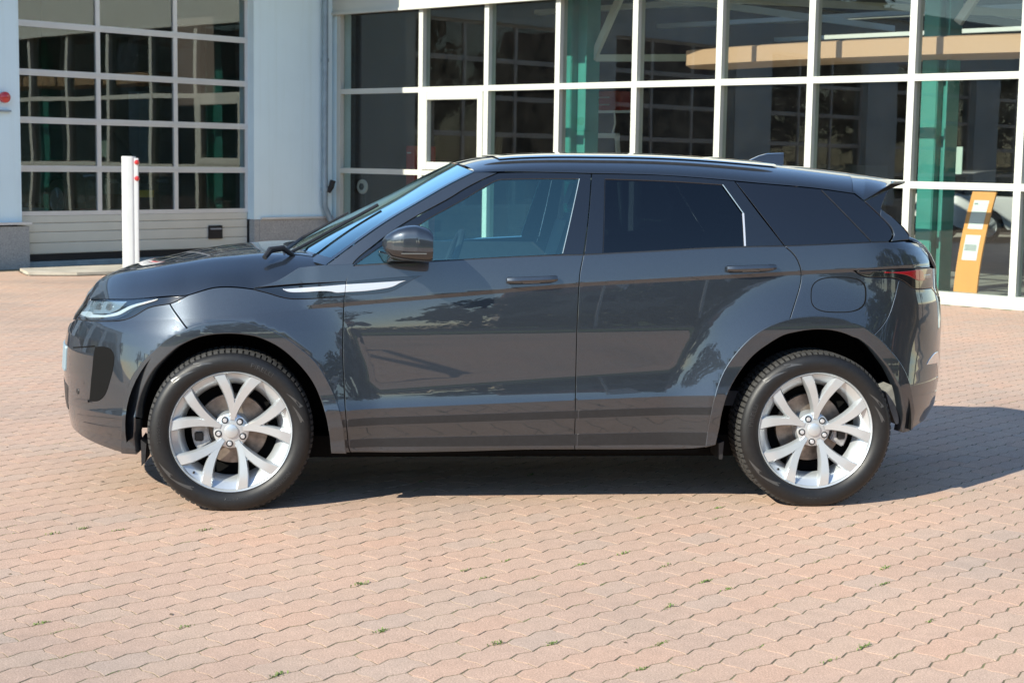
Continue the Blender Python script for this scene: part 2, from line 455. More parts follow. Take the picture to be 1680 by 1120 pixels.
X = A[:, :, 0]*cs-A[:, :, 1]*sn+c[:, 0:1]; Y = A[:, :, 0]*sn+A[:, :, 1]*cs+c[:, 1:2]
V = np.stack([X, Y, z], -1).reshape(-1, 3)
ls = np.array([NO]+[4]*(2*NO)); lv = np.concatenate([np.array(f) for f in PF])
nf = len(ls); n = len(rest)
me = bpy.data.meshes.new('paving_stones')
me.vertices.add(len(V)); me.vertices.foreach_set('co', V.ravel().astype(np.float32))
loops = (lv[None, :]+np.arange(n)[:, None]*len(PV)).ravel(); me.loops.add(len(loops)); me.loops.foreach_set('vertex_index', loops.astype(np.int32))
tot = np.tile(ls, n); st = np.concatenate([[0], np.cumsum(tot)[:-1]])
me.polygons.add(len(tot)); me.polygons.foreach_set('loop_start', st.astype(np.int32)); me.polygons.foreach_set('loop_total', tot.astype(np.int32))
me.polygons.foreach_set('use_smooth', np.zeros(len(tot), bool)); me.update(calc_edges=True); me.validate()
tag(add('paving_stones', me, M['paver'], yard), kind='stuff')
# weeds in the joints: tufts of small blades
wd = MB()
spots = [(-.30, -.56), (-.46, .35)]
for (x, y) in [(1.17, -2.05), (1.62, -1.62), (1.46, -2.40), (1.95, -1.45), (2.2, -2.15), (2.52, -1.85), (1.75, -1.05), (0.25, -2.3), (-.55, -1.7), (.62, -1.9), (-.62, -.30), (2.05, -2.3), (-1.0, -1.0), (1.0, -1.2), (2.6, -1.1)]+[(random.uniform(-1.6, 3.2), random.uniform(-2.3, 1.0)) for _ in range(26)]:
    # move to the nearest row joint
    u = x*UA[0]+y*UA[1]; v = x*UB[0]+y*UB[1]; v = (round((v-.35*PW)/PW-.5)+.5+.35)*PW
    sc = random.uniform(.35, 1.0)
    for k in range(random.randint(8, 22)):
        uu = u+random.gauss(0, .018); vv = v+random.gauss(0, .004)
        px, py = uu*UA[0]+vv*UB[0], uu*UA[1]+vv*UB[1]
        a = random.uniform(0, 6.28); l = random.uniform(.008, .022)*sc; h = random.uniform(.003, .013)*sc; w = .003
        b = len(wd.v)
        wd.v += [(px, py, -.005), (px+math.cos(a)*l*.6-math.sin(a)*w, py+math.sin(a)*l*.6+math.cos(a)*w, h), (px+math.cos(a)*l, py+math.sin(a)*l, h*.8), (px+math.cos(a)*l*.6+math.sin(a)*w, py+math.sin(a)*l*.6-math.cos(a)*w, h)]
        wd.f.append((b, b+1, b+2, b+3))
for _ in range(150):                         # thin moss threads lying along the joints
    x, y = random.uniform(-3, 5), random.uniform(-2.6, 4.5)
    u = x*UA[0]+y*UA[1]; v = x*UB[0]+y*UB[1]; v = (round((v-.35*PW)/PW-.5)+.5+.35)*PW
    ll = random.uniform(.03, .16)
    for k in range(int(ll*420)):
        uu = u+random.uniform(0, ll); vv = v+random.gauss(0, .0022)+.006*(1 if (uu/.05625) % 2 < 1 else -1)*0
        px, py = uu*UA[0]+vv*UB[0], uu*UA[1]+vv*UB[1]; a = random.uniform(0, 6.28); l = random.uniform(.002, .006); b = len(wd.v)
        wd.v += [(px, py, -.003), (px+math.cos(a)*l-math.sin(a)*.001, py+math.sin(a)*l+math.cos(a)*.001, .0015), (px+math.cos(a)*l+math.sin(a)*.001, py+math.sin(a)*l-math.cos(a)*.001, .0012)]; wd.f.append((b, b+1, b+2))
tag(wd.obj('joint_weeds', M['weed']), kind='stuff')
lf_ = MB()
for _ in range(46):                          # dry leaf crumbs and grit blown over the yard
    x, y = random.uniform(-2.5, 4.5), random.uniform(-2.5, 4.0); a = random.uniform(0, 6.28); l = random.uniform(.006, .016); c_, s_ = math.cos(a), math.sin(a); b = len(lf_.v)
    lf_.v += [(x, y, .002), (x+c_*l-s_*l*.4, y+s_*l+c_*l*.4, .005), (x+c_*l*2, y+s_*l*2, .003), (x+c_*l+s_*l*.4, y+s_*l-c_*l*.4, .001)]; lf_.f.append((b, b+1, b+2, b+3))
tag(lf_.obj('dry_leaf_crumbs', M['bark']), kind='stuff')

# ================================================================== the building
bld = empty('workshop_building', K0, BROT, 'white L-shaped car workshop with glazed hall front and roller garage doors', 'building')
# local axes: x = outward from the glass front (d), y = along the glass front (t)
def B(name, m, parent=None, **k):
    return _Bq(name, m, parent or bld, k)
class _Bq:
    def __init__(s, n, m, p, k): s.n, s.m, s.p, s.k, s.b = n, m, p, k, MB()
    def box(s, d0, d1, t0, t1, z0, z1): s.b.box(d0, d1, t0, t1, z0, z1); return s
    def done(s): return s.b.obj(s.n, s.m, s.p, **s.k)
HT, GL = 4.95, 27.4                          # eaves height, length of the garage wing
# --- garage wing: wall face at t=.15, doors in the plane t=0
doors = [(1.609, 5.545)]+[(1.609+5.25*k, 5.545+5.25*k) for k in (1, 2, 3, 4)]
def wallseg(d0, d1, z0, z1): B('wall', M['wall_white']).box(d0, d1, -.20, .15, z0, z1).done()
edges = [0.052]+[v for p in doors for v in p]+[GL]
for k in range(0, len(edges), 2):
    a, b = edges[k], edges[k+1]
    wallseg(a, b, .60, HT)
    if k == 0: B('plinth', M['plinth']).box(a, b+.0-.10, -.20, .165, -.05, .596).done(); B('plinth', M['plinth']).box(b-.10, b-.003, -.2, .155, -.05, .596).done()
    else: B('plinth', M['plinth']).box(a-.08, b+.08, -.20, .20, -.05, .575).done()
    B('ledge', M['alu']).box(a-(.11 if k else 0), b+(.11 if k else -.12), -.19, .19+(.04 if k else 0), .598, .63).done()
for a, b in doors: wallseg(a-.002, b+.002, 3.95, HT-.002)
B('wall', M['wall_white']).box(GL-.25, GL, -9, -.203, -.05, HT).done()
# roof slabs; the one at the corner juts out over the yard
for a, b, c_, d_ in ((-18.6, 1.6, -9.3, .32), (4.2, GL+.3, -9.3, .32), (1.6, 4.2, -3.0, .32), (1.6, 4.2, -9.3, -4.2)): B('roof', M['zinc']).box(a, b, c_, d_, HT, HT+.22).done()  # unseen gap over the garage, added to let daylight onto the car inside
B('canopy', M['zinc']).box(.02, 7.4, .322, 1.66, HT+.02, HT+.20).done()
# downpipe in the corner
p = MB(); p.tube([(.27, .235, HT), (.27, .235, 1.02), (.27, .235, .78), (.20, .26, .62), (.15, .30, .50), (.15, .30, 0)], .048, 14)
dp = p.obj('downpipe', M['zinc'], bld, smooth=True)
for z in (3.05, 4.3, 1.03): MB().lathe([(.048, z), (.060, z), (.060, z+.055), (.048, z+.055)], 16, 'z', .27, .235).obj('pipe_collar', M['zinc'], dp, smooth=True)
p = MB(); p.tube([(.235, .27, 1.02), (.20, .31, 1.10), (.18, .33, 1.20)], .045, 12, False); p.obj('rainwater_outlet', M['black_rubber'], dp, smooth=True)
# small red warning lamp and its bracket on the left pier
p = MB(); p.lathe([(0, .24), (.045, .235), (.072, .215), (.078, .185), (.07, .15)], 20, 'z', 0, 0)
lampo = p.obj('warning_lamp', M['red_reflector'], bld, smooth=True); lampo.rotation_euler = (R(-90), 0, 0); lampo.location = (5.80, .02, 2.29)
B('bracket', M['zinc']).box(5.70, 6.1, .15, .20, 2.10, 2.125).done()
# --- sectional doors
ZB = [.7346, 1.349, 2.0074, 2.6513, 3.3033, 3.95]
def make_door(d0, d1):
    w = d1-d0
    g = empty('garage_door', (d0, 0, 0), 0, parent=bld)
    def bx(name, m, *a, **k):
        mb = MB(); mb.box(*a); return mb.obj(name, m, g, **k)
    for z in (.60, .477, .33):                  # ribbed lower section built of four boards
        pass
    zz = [.175, .33, .477, .60, .705]
    for a, b in zip(zz[:-1], zz[1:]):
        mb = MB(); mb.prism([(a+.003, -.05), (a+.003, -.004), (a+.014, 0), (b-.014, 0), (b-.003, -.004), (b-.003, -.05)], 0.02, w-.02, 'x')
        mb.v = [(x, z, y) for x, y, z in mb.v]; mb.obj('panel', M['door_panel'], g)
    bars = [(.705, .765)]+[(z-.042, z+.042) for z in ZB[1:-1]]+[(3.90, 3.95)]
    for i, (a, b) in enumerate(bars):
        mb = MB(); mb.box(0, w, -.045, .004, a, b)
        if i and i < 5: mb.box(0.001, w-.001, .0042, .012, a+.02, (a+b)/2-.004); mb.box(0.001, w-.001, .0042, .012, (a+b)/2+.004, b-.02)
        mb.obj('rail', M['alu'], g)
    xs = [0.0, w/3+.005, 2*w/3-.005, w]
    for i, x in enumerate(xs):
        hw = .034
        for a, b in zip(bars[:-1], bars[1:]):
            x0, x1 = (x, x+.05) if i == 0 else ((x-.085, x) if i == 3 else (x-hw, x+hw))
            bx('stile', M['alu'], x0, x1, -.044, .002, a[1], b[0])
    for a, b in zip(bars[:-1], bars[1:]):
        for i in range(3):
            x0 = xs[i]+(.05 if i == 0 else .034); x1 = xs[i+1]-(.085 if i == 2 else .034)
            bx('pane', M['door_pane'], x0, x1, -.030, -.022, a[1], b[0])
    bx('seal', M['black_rubber'], 0, w, -.06, -.01, .085, .172)
    bx('threshold', M['zinc'], 0, w, -.15, .02, -.02, .075)
    bx('side_seal', M['black_rubber'], -.045, -.002, -.05, .03, -.02, 3.95)
    bx('side_seal', M['black_rubber'], w+.002, w+.03, -.05, .03, -.02, 3.95)
    return g
gd = make_door(*doors[0])
for k in (1, 2, 3, 4):
    c = copy_tree(gd, bld); c.location.x = doors[k][0]
# letter box plate on the first door
pb = MB(); pb.box(2.364-.0, 2.108, 0, 0, 0, 0); pb = MB(); pb.box(2.108, 2.364, .004, .03, .315, .515)
lb = pb.obj('letter_plate', M['black_rubber'], bld, bevel=.006)
MB().box(2.13, 2.34, .031, .034, .455, .475).obj('slot', M['print'], lb)
# --- glass front, plane d=0
mull = [.20]+[2.077]+[4.825+1.3746*(k-3) for k in range(2, 10)]
MW, MD = .088, .095
ztr = [(.055, .137), (1.317, 1.398), (2.557, 2.637), (3.821, 3.90), (HT-.06, HT)]
for i, t in enumerate(mull):
    w = MW if i else .085
    B('mullion', M['frame_white']).box(-MD, 0, t, t+w, .137, HT-.06).done()
    if i: B('mullion_inner', M['frame_white']).box(-MD-.07, -MD-.001, t+.012, t+w-.012, .137, HT-.06).done()
mend = mull+[mull[-1]+1.398]
for i in range(len(mull)):
    a, b = mull[i]+MW, mend[i+1]
    for z0, z1 in ztr[1:3]:
        B('transom', M['frame_white']).box(-MD+.002, -.004, a, b, z0, z1).done()
    for k in range(4):
        z0, z1 = ztr[k][1], ztr[k+1][0]
        if i == 1 and k == 1: continue
        if k == 3: continue
        B('pane', M['pane']).box(-MD+.012, -MD+.02, a, b, z0, z1).done()
# opening window in the second bay
a, b = mull[1]+MW, mull[2]; z0, z1 = 1.398, 2.557
cw = MB()
cw.box(-.085, .018, a+.004, a+.115, z0+.003, z1-.003).box(-.085, .018, b-.115, b-.004, z0+.003, z1-.003).box(-.084, .0175, a+.115, b-.115, z0+.003, z0+.12).box(-.084, .0175, a+.115, b-.115, z1-.115, z1-.003)
cwo = cw.obj('casement', M['frame_white'], bld, bevel=.006)
MB().box(-.07, -.062, a+.116, b-.116, z0+.12, z1-.115).obj('pane', M['pane'], cwo)
# fascia, sill, end wall
B('fascia', M['frame_white']).box(-.12, .05, .051, mull[-1]+1.4, 3.821, 4.62).done()
B('fascia', M['frame_white']).box(-.12, .085, .051, mull[-1]+1.4, 4.623, HT-.002).done()
B('fascia_trim', M['frame_white']).box(-.02, .075, .051, mull[-1]+1.4, 3.79, 3.83).done()
B('sill', M['frame_white']).box(-.16, .02, .2, mull[-1]+1.4, .075, .137).done()
B('sill', M['frame_white']).box(-.16, .055, .2, mull[-1]+1.4, -.05, .072).done()
B('wall', M['wall_white']).box(-.30, -.002, .052, .199, -.05, 3.82).done()
TE = mull[-1]+1.4
B('wall', M['wall_white']).box(-18.3, 0, TE, TE+.3, -.05, HT).done()
# --- interior of the hall (d<0)
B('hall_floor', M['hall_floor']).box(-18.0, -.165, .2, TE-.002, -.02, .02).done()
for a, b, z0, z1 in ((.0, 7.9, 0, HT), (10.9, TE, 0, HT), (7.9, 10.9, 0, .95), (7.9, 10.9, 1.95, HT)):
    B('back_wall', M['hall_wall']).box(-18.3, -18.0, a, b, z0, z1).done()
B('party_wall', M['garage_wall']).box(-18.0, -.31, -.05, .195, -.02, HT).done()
for a, b, c_, d_ in ((-18.6, -11.5, .33, TE+.4), (-6.5, 0, .33, TE+.4), (-11.5, -6.5, 8, TE+.4), (-11.5, -6.5, .33, 1.6)): B('hall_roof', M['ceiling']).box(a, b, c_, d_, HT+.001, HT+.2).done()  # unseen opening in the slabs, added to light the depth of the hall
for (t0, t1) in ((4.073, 4.545), (9.972, 10.30)):
    cb = MB(); cb.box(-1.30, -1.0, t0, t0+.02, .02, HT).box(-1.30, -1.0, t1-.02, t1, .02, HT).box(-1.16, -1.14, t0+.021, t1-.021, .02, HT)
    cb.box(-1.001, -.999, t0, t0+.2, .02, HT); cb.obj('column', M['teal'], bld)
    MB().box(-1.30, -.985, t0-.01, t0+.19, .021, 4.6).obj('column', M['teal'], bld)
# roof beams and struts
for d in (-1.5, -4.5, -8, -12):
    B('beam', M['frame_white']).box(d-.09, d+.09, .4, TE, 4.12, 4.20).done()
    B('beam', M['frame_white']).box(d-.09, d+.09, .4, TE, 4.5, 4.56).done()
for d0, t0, z0, d1, t1, z1 in ((-1.2, 4.5, 3.05, -1.2, 5.1, 4.1), (-1.2, 5.0, 3.95, -7, 10.5, 3.75), (-1.2, 4.55, 3.06, -7.0, 8.2, 3.3), (-1.1, 10.35, 3.3, -1.1, 11.0, 4.2), (-1.5, 4.9, 4.0, -9, 4.9, 4.0), (-2, 7.8, 4.0, -9, 7.8, 4.0), (-2, 11.0, 4.0, -9, 11, 4.0)):
    mb = MB(); mb.bar((d0, t0, z0), (d1, t1, z1), .07, .10); mb.obj('strut', M['frame_white'], bld)
# curved timber band hung under the hall roof
ring = MB(); n = 200
for a in np.linspace(-R(16), R(22), 60):
    for r_, z_ in ((11.4, 2.86), (11.9, 2.86), (12.0, 2.90), (12.0, 3.10), (11.9, 3.12), (11.4, 3.12)): ring.v.append((-12.6+r_*math.cos(a), 9.6+r_*math.sin(a), z_))
for i in range(59):
    for j in range(6): ring.f.append((i*6+j, i*6+(j+1) % 6, (i+1)*6+(j+1) % 6, (i+1)*6+j))
ring.f += [tuple(range(6)), tuple(59*6+j for j in range(6))]
rg = ring.obj('timber_ring', M['wood'], None, smooth=True); rg.matrix_world = Matrix.Translation(K0) @ Matrix.Rotation(BROT, 4, 'Z')
tag(rg, 'curved pale timber ring hanging under the hall ceiling', 'ceiling ring')
# garage interior
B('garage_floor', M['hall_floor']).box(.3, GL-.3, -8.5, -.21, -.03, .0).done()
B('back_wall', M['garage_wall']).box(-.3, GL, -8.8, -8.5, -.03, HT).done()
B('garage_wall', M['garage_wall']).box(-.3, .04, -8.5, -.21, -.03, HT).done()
# concrete ramp pad in front of the first garage door
rp = MB(); rp.prism([(3.9, .72), (5.9, .62), (6.2, 1.35), (5.7, 1.75), (4.9, 1.9), (3.6, 1.6), (3.3, 1.0)], -.02, .045, 'z')
rpo = rp.obj('concrete_ramp', M['concrete'], None, bevel=.04); rpo.matrix_world = bld.matrix_world.copy() if False else Matrix.Translation(K0) @ Matrix.Rotation(BROT, 4, 'Z')
tag(rpo, kind='structure')
ap = MB(); ap.box(.06, GL, .02, .60, -.02, -.004); apo = ap.obj('apron', M['asphalt']); apo.matrix_world = Matrix.Translation(K0) @ Matrix.Rotation(BROT, 4, 'Z'); tag(apo, kind='structure')

# ================================================================== things in the hall, the garage and the yard
def at_b(o, d, t, z=0., rz=0.):
    o.location = bw(d, t, z); o.rotation_euler = (0, 0, BROT+rz); return o
# display board: a bowed orange panel with two posters
tt = empty('display_board', label='tall curved orange display board with two white posters behind the glass', cat='display board'); at_b(tt, -.62, 10.70, .02)
prof = []
for k in range(13):
    z = 1.27*k/12; prof.append((.19*(k/12)**1.7, z))
mb = MB()
for s in (0, 1):
    for y, z in prof: mb.v += [(-.03*s, y, z), (-.03*s, y+.30, z)]
for k in range(12):
    a = 2*k; mb.f += [(a, a+1, a+3, a+2), (26+a, 26+a+2, 26+a+3, 26+a+1), (a, a+2, 26+a+2, 26+a), (a+1, 26+a+1, 26+a+3, a+3)]
mb.f += [(0, 26, 27, 1), (24, 25, 51, 50)]
mb.obj('board', M['orange'], tt)
def poster(z0, z1, inset=.055):
    mb = MB()
    zs = np.linspace(z0, z1, 6); ys = np.interp(zs, [q[1] for q in prof], [q[0] for q in prof])
    for y, z in zip(ys, zs): mb.v += [(.004, y+inset, z), (.004, y+.30-inset, z)]
    for k in range(5): mb.f.append((2*k, 2*k+1, 2*k+3, 2*k+2))
    return mb.obj('poster', M['paper'], tt)
p1 = poster(.83, 1.17); p2 = poster(.46, .76)
mb = MB()
for z in (.575, .59, .605, .62, .635): 
    y = float(np.interp(z, [q[1] for q in prof], [q[0] for q in prof])); mb.box(.005, .006, y+.07, y+.22, z, z+.009)
mb.obj('print_lines', M['print'], p2)
mb = MB(); mb.box(.005, .006, .225, .27, 1.12, 1.135); mb.obj('print_lines', M['print'], p1)
# engine hoist
h = empty('engine_hoist', label='white A-frame lifting trestle with hanging chains in the hall', cat='hoist'); at_b(h, -3.2, 3.10, .02)
mb = MB()
for s in (-1, 1):
    mb.bar((0, s*.46, 0), (0, s*.24, 1.97), .08, .05)
mb.bar((0, -.28, 1.96), (0, .28, 1.96), .08, .08); mb.obj('frame', M['white_paint'], h, bevel=.008)
mb = MB(); mb.bar((0, -.40, 2.34), (0, .7, 2.34), .04, .04); mb.bar((-.2, -.38, 0), (-.2, -.38, 2.34), .04); mb.obj('rail', M['alu'], h)
for s in (-.22, .18):
    mb = MB(); mb.tube([(0, s, 2.32), (.0, s+.02, 2.15), (0, s-.03, 2.0)], .014, 6); mb.obj('chain', M['alu'], h)
# cabinets, benches and machines along the depth of the hall
def cabinet(name, d, t, w, dep, hh, m, label, cat, drawers=4):
    o = empty(name, label=label, cat=cat); at_b(o, d, t, .02)
    mb = MB(); mb.box(-dep, 0, 0, w, .06, hh); mb.obj('carcass', m, o, bevel=.01)
    for k in range(drawers):
        z0 = .1+(hh-.16)*k/drawers; z1 = .1+(hh-.16)*(k+1)/drawers-.015
        mb = MB(); mb.box(.001, .018, .03, w-.03, z0, z1); f = mb.obj('drawer', m, o, bevel=.003)
        mb = MB(); mb.box(.019, .035, w*.3, w*.7, z1-.05, z1-.03); mb.obj('handle', M['alu'], f)
    return o
o = cabinet('wall_cabinet', -6.0, .32, .78, .3, .42, M['red_paint'], 'red wall cabinet hanging high behind the lifting trestle', 'cabinet', 2); o.location.z = 2.42
cabinet('tool_cabinet', -6.5, .35, 1.1, .5, 1.1, M['satin_black'], 'low black tool cabinet under the red wall cabinet', 'cabinet', 4)
cabinet('workbench', -4.2, 2.4, 1.7, .6, 1.25, M['car_dark'], 'dark low workbench behind the opening window', 'workbench', 2)
cabinet('counter', -5.2, 5.3, 1.4, .7, 1.55, M['satin_black'], 'black reception counter in the middle of the hall', 'counter', 2)
cabinet('red_cupboard', -1.5, .22, .2, .5, 1.75, M['red_paint'], 'narrow red cupboard against the party wall in the corner bay', 'cupboard', 3)
o = empty('wall_clock', label='round white dial standing on the dark wall in the corner bay', cat='dial'); at_b(o, -.42, .34, 1.10)
mb = MB(); mb.lathe([(0, .0), (.07, .0), (.10, .01), (.115, .0), (.115, -.03), (0, -.03)], 28); mb.v = [(y, x, z) for x, y, z in mb.v]
mb.obj('rim', M['white_paint'], o, smooth=True)
mb = MB(); mb.lathe([(0, .012), (.055, .012), (.055, .004)], 20); mb.v = [(y, x, z) for x, y, z in mb.v]; mb.obj('centre', M['satin_black'], o, smooth=True)
mb = MB(); mb.bar((-.07, 0, -1.08), (-.07, 0, 0), .04); mb.obj('stand', M['satin_black'], o)
o = empty('leaflet_board', label='pale notice board leaning behind the second green column', cat='notice board'); at_b(o, -2.2, 9.55, 1.43, .0)
mb = MB(); mb.box(-.02, 0, 0, .36, .05, .40); mb.obj('sheet', mat('pale_board', (.50, .62, .58), .6), o)
mb = MB(); mb.bar((-.03, .18, -1.41), (-.03, .18, .05), .04); mb.obj('post', M['alu'], o)
# wall shelves with pale ledges behind the first bay
o = empty('wall_shelving', label='dark shelving with a pale top board in the corner bay', cat='shelving'); at_b(o, -3.6, .6, .02)
for z in (.35, .85, 1.25, 1.62): MB().box(-.4, 0, 0, 1.6, z, z+.035).obj('shelf', M['ceiling'] if z < 1.6 else M['garage_wall'], o)
for t in (0, 1.57): MB().box(-.4, 0, t, t+.03, 0, 1.6).obj('upright', M['ceiling'], o)

# ---- simple parked vehicles
def wheel_simple(par, x, y, r=.33, w=.21):
    s = 1 if y > 0 else -1
    mb = MB(); mb.lathe([(r*.62, 0), (r*.66, .012), (r*.9, .016), (r, -.02), (r, -w), (r*.6, -w)], 32)
    o = mb.obj('wheel', M['rubber'], par, smooth=True)
    mb2 = MB(); mb2.lathe([(0, .0), (r*.2, .004), (r*.2, -.01), (r*.6, -.012), (r*.63, .003)], 24)
    for k in range(5):
        a = k*2*math.pi/5; mb2.bar((0, -.002, 0), (r*.58*math.cos(a), -.002, r*.58*math.sin(a)), .05, .02, up=(0, 1, 0))
    mb2.obj('rim', M['alloy'], o, smooth=True)
    o.location = (x, y, r); o.rotation_euler = (0, 0, 0 if s > 0 else math.pi)
    return o
def simple_car(name, label, cat, body_m, L_=4.2, W_=1.76, H_=1.45, van=False):
    """saloon or van lofted from cross sections; nose towards +x"""
    o = empty(name, label=label, cat=cat)
    if van: st = [(-.5, .55, 1.0, .80), (-.49, .35, H_*.98, .90), (-.3, .3, H_, .95), (.18, .3, H_, .96), (.30, .3, H_*.82, .95), (.36, .3, H_*.62, .95), (.47, .33, H_*.5, .90), (.5, .5, H_*.42, .75)]
    else: st = [(-.5, .5, .82, .80), (-.48, .35, 1.0, .92), (-.44, .3, 1.02, .96), (-.30, .28, 1.0, 1.), (0, .27, .96, 1.), (.2, .28, .94, 1.), (.36, .3, .86, .97), (.46, .32, .76, .90), (.5, .45, .62, .74)]
    NX = 60; xs = np.linspace(-.5, .5, NX)
    Z0 = np.interp(xs, [s[0] for s in st], [s[1] for s in st]); Z1 = np.interp(xs, [s[0] for s in st], [s[2] for s in st]); WW = np.interp(xs, [s[0] for s in st], [s[3] for s in st])*W_/2
    def wh(x):
        z = 0
        for wx in (-.30, .31):
            d = (x-wx)*L_
            if abs(d) < .38: z = max(z, .33+math.sqrt(.38**2-d*d)*.93)
        return z
    mb = MB(); n = 17
    for i, x in enumerate(xs):
        z0 = Z0[i]; lo = max(z0, wh(x)-.0)
        for j in range(n):
            t = -1+2*j/(n-1)
            c = abs(t)**2.6
            y = math.copysign(1, t)*WW[i]*(1-(1-min(1, abs(t)*1.35))**2.2) if t else 0
            if abs(t) > .74: zz = Z1[i]-.10-(Z1[i]-.10-lo)*(abs(t)-.74)/.26; y = math.copysign(WW[i], t)
            else: zz = Z1[i]-.10*(abs(t)/.74)**3
            mb.v.append((x*L_, y, zz))
    for i in range(NX-1):
        for j in range(n-1):
            a = i*n+j; mb.f.append((a, a+1, a+n+1, a+n))
    mb.f.append(tuple(range(n))); mb.f.append(tuple((NX-1)*n+j for j in range(n)))
    mb.obj('body', body_m, o, smooth=True)
    mb = MB(); mb.box(-L_*.44, L_*.44, -W_*.42, W_*.42, .22, .7); mb.obj('underbody', M['dark'], o)
    if not van:
        base = [(-.44, 1.0), (-.36, H_-.06), (-.22, H_), (-.02, H_-.01), (.06, H_-.07), (.20, .95)]
        mb = MB()
        for k, wz in ((0, 1.),):
            pass
        P = catmull(base, 5); m = len(P)
        for s in (-1, 1):
            for x, z in P:
                tuck = (z-.95)/(H_-.95)
                mb.v.append((x*L_, s*(W_/2*(.97-.26*max(0, tuck))), z))
        for i in range(m-1): mb.f.append((i, i+1, m+i+1, m+i))
        mb.f.append(tuple(range(m))); mb.f.append(tuple(range(2*m-1, m-1, -1)))
        mb.obj('cabin_glass', M['dark_window'], o)
        mb = MB(); pr = [(x, z) for x, z in P if z > H_-.09]
        k = len(pr)
        for s in (-1, 1):
            for x, z in pr: mb.v.append((x*L_, s*W_/2*.74, z+.012))
        for i in range(k-1): mb.f.append((i, i+1, k+i+1, k+i))
        mb.obj('roof', body_m, o)
    else:
        for s in (-1, 1):
            mb = MB(); mb.prism([(L_*.20, H_*.62), (L_*.33, H_*.62), (L_*.27, H_*.86), (L_*.20, H_*.90)], s*W_*.472, s*W_*.482); mb.obj('side_window', M['dark_window'], o)
        mb = MB(); mb.bar((L_*.315, 0, H_*.90), (L_*.372, 0, H_*.63), W_*.80, .02, up=(1, 0, .3)); mb.obj('windscreen', M['dark_window'], o)
    for x in (-.30, .31):
        for s in (-1, 1): wheel_simple(o, x*L_, s*(W_/2-.015), .33)
    for s in (-1, 1):
        hz = .62 if not van else .85
        mb = MB(); mb.box(L_*.475, L_*.497, s*W_*.25-.13, s*W_*.25+.13, hz-.06, hz+.06); mb.obj('headlight', M['clear_lens'], o, bevel=.03)
        mb = MB(); mb.box(-L_*.5, -L_*.485, s*W_*.38-.08, s*W_*.38+.08, .72, .84); mb.obj('tail_light', M['red_lens'], o, bevel=.01)
    mb = MB(); mb.box(L_*.485, L_*.503, -.35, .35, hz-.14, hz-.02); mb.obj('grille', M['satin_black'], o)
    return o
wc = simple_car('white_car', 'white hatchback parked deep inside the glazed hall', 'car', M['car_white'], 4.3, 1.8, 1.46)
wc.location = bw(-15.4, 4.35, .02); wc.rotation_euler = (0, 0, BROT+R(150))
gc = simple_car('dark_car', 'dark car facing out behind the first garage door, yellow number plate', 'car', M['car_dark'], 4.5, 1.85, 1.6)
gc.location = bw(2.6, -3.7, .5); gc.rotation_euler = (0, 0, BROT+math.pi/2)
mb = MB(); mb.box(2.262, 2.272, -.26, .26, .40, .51); npl = mb.obj('number_plate', M['yellow_plate'], gc)
cabinet('garage_cabinet', 2.3, -4.6, .9, .5, 1.7, M['red_paint'], 'red cabinet standing inside the garage beside the dark car', 'cabinet', 4)
# bollard: a rounded white steel post with two red reflectors
bo = empty('bollard', (-1.99, 12.39, 0), BROT+R(90), 'white steel post with two red reflectors in front of the garage door', 'bollard')
def rrect(w, d, r, n=5):
    out = []
    for cx, cy, a0 in ((w/2-r, d/2-r, 0), (-w/2+r, d/2-r, 90), (-w/2+r, -d/2+r, 180), (w/2-r, -d/2+r, 270)):
        for k in range(n+1):
            a = R(a0+90*k/n); out.append((cx+r*math.cos(a), cy+r*math.sin(a)))
    return out
mb = MB(); mb.prism(rrect(.165, .13, .055, 6), 0, 1.545, 'z'); mb.obj('post', M['white_paint'], bo, smooth=True, bevel=.004)
bo.rotation_euler = (0, 0, R(6))
mb = MB(); mb.prism(rrect(.07, .10, .012, 3), 0, 1.525, 'z'); s_ = mb.obj('channel', M['white_paint'], bo, smooth=True); s_.location = (.080, -.004, 0)
for z in (1.475, 1.285):
    mb = MB(); mb.lathe([(0, -.034), (.012, -.033), (.026, -.02), (.03, 0)], 16); o = mb.obj('reflector', M['red_reflector'], bo, smooth=True); o.location = (.095, -.056, z)
    mb = MB(); mb.lathe([(0, .01), (.012, .008), (.014, 0)], 12, 'z'); mb.v = [(z_, y_, x_) for x_, y_, z_ in mb.v]; o2 = mb.obj('bolt', M['red_reflector'], bo); o2.location = (.116, -.03, z-.003)
mb = MB(); mb.box(-.13, .19, -.12, .12, 0, .012); mb.obj('foot_plate', M['zinc'], bo)

# two-post lift holding the dark car
lf = empty('car_lift', label='grey two-post lift under the dark car in the garage', cat='lift'); lf.location = bw(2.6, -3.4, 0); lf.rotation_euler = (0, 0, BROT)
for s in (-1, 1):
    MB().box(s*1.35-.12, s*1.35+.12, -.15, .15, 0, 2.6).obj('post', M['zinc'], lf)
    mb = MB(); mb.bar((s*1.25, 0, .66), (s*.55, .9, .66), .1, .08); mb.bar((s*1.25, 0, .66), (s*.55, -.9, .66), .1, .08); mb.obj('arm', M['zinc'], lf)

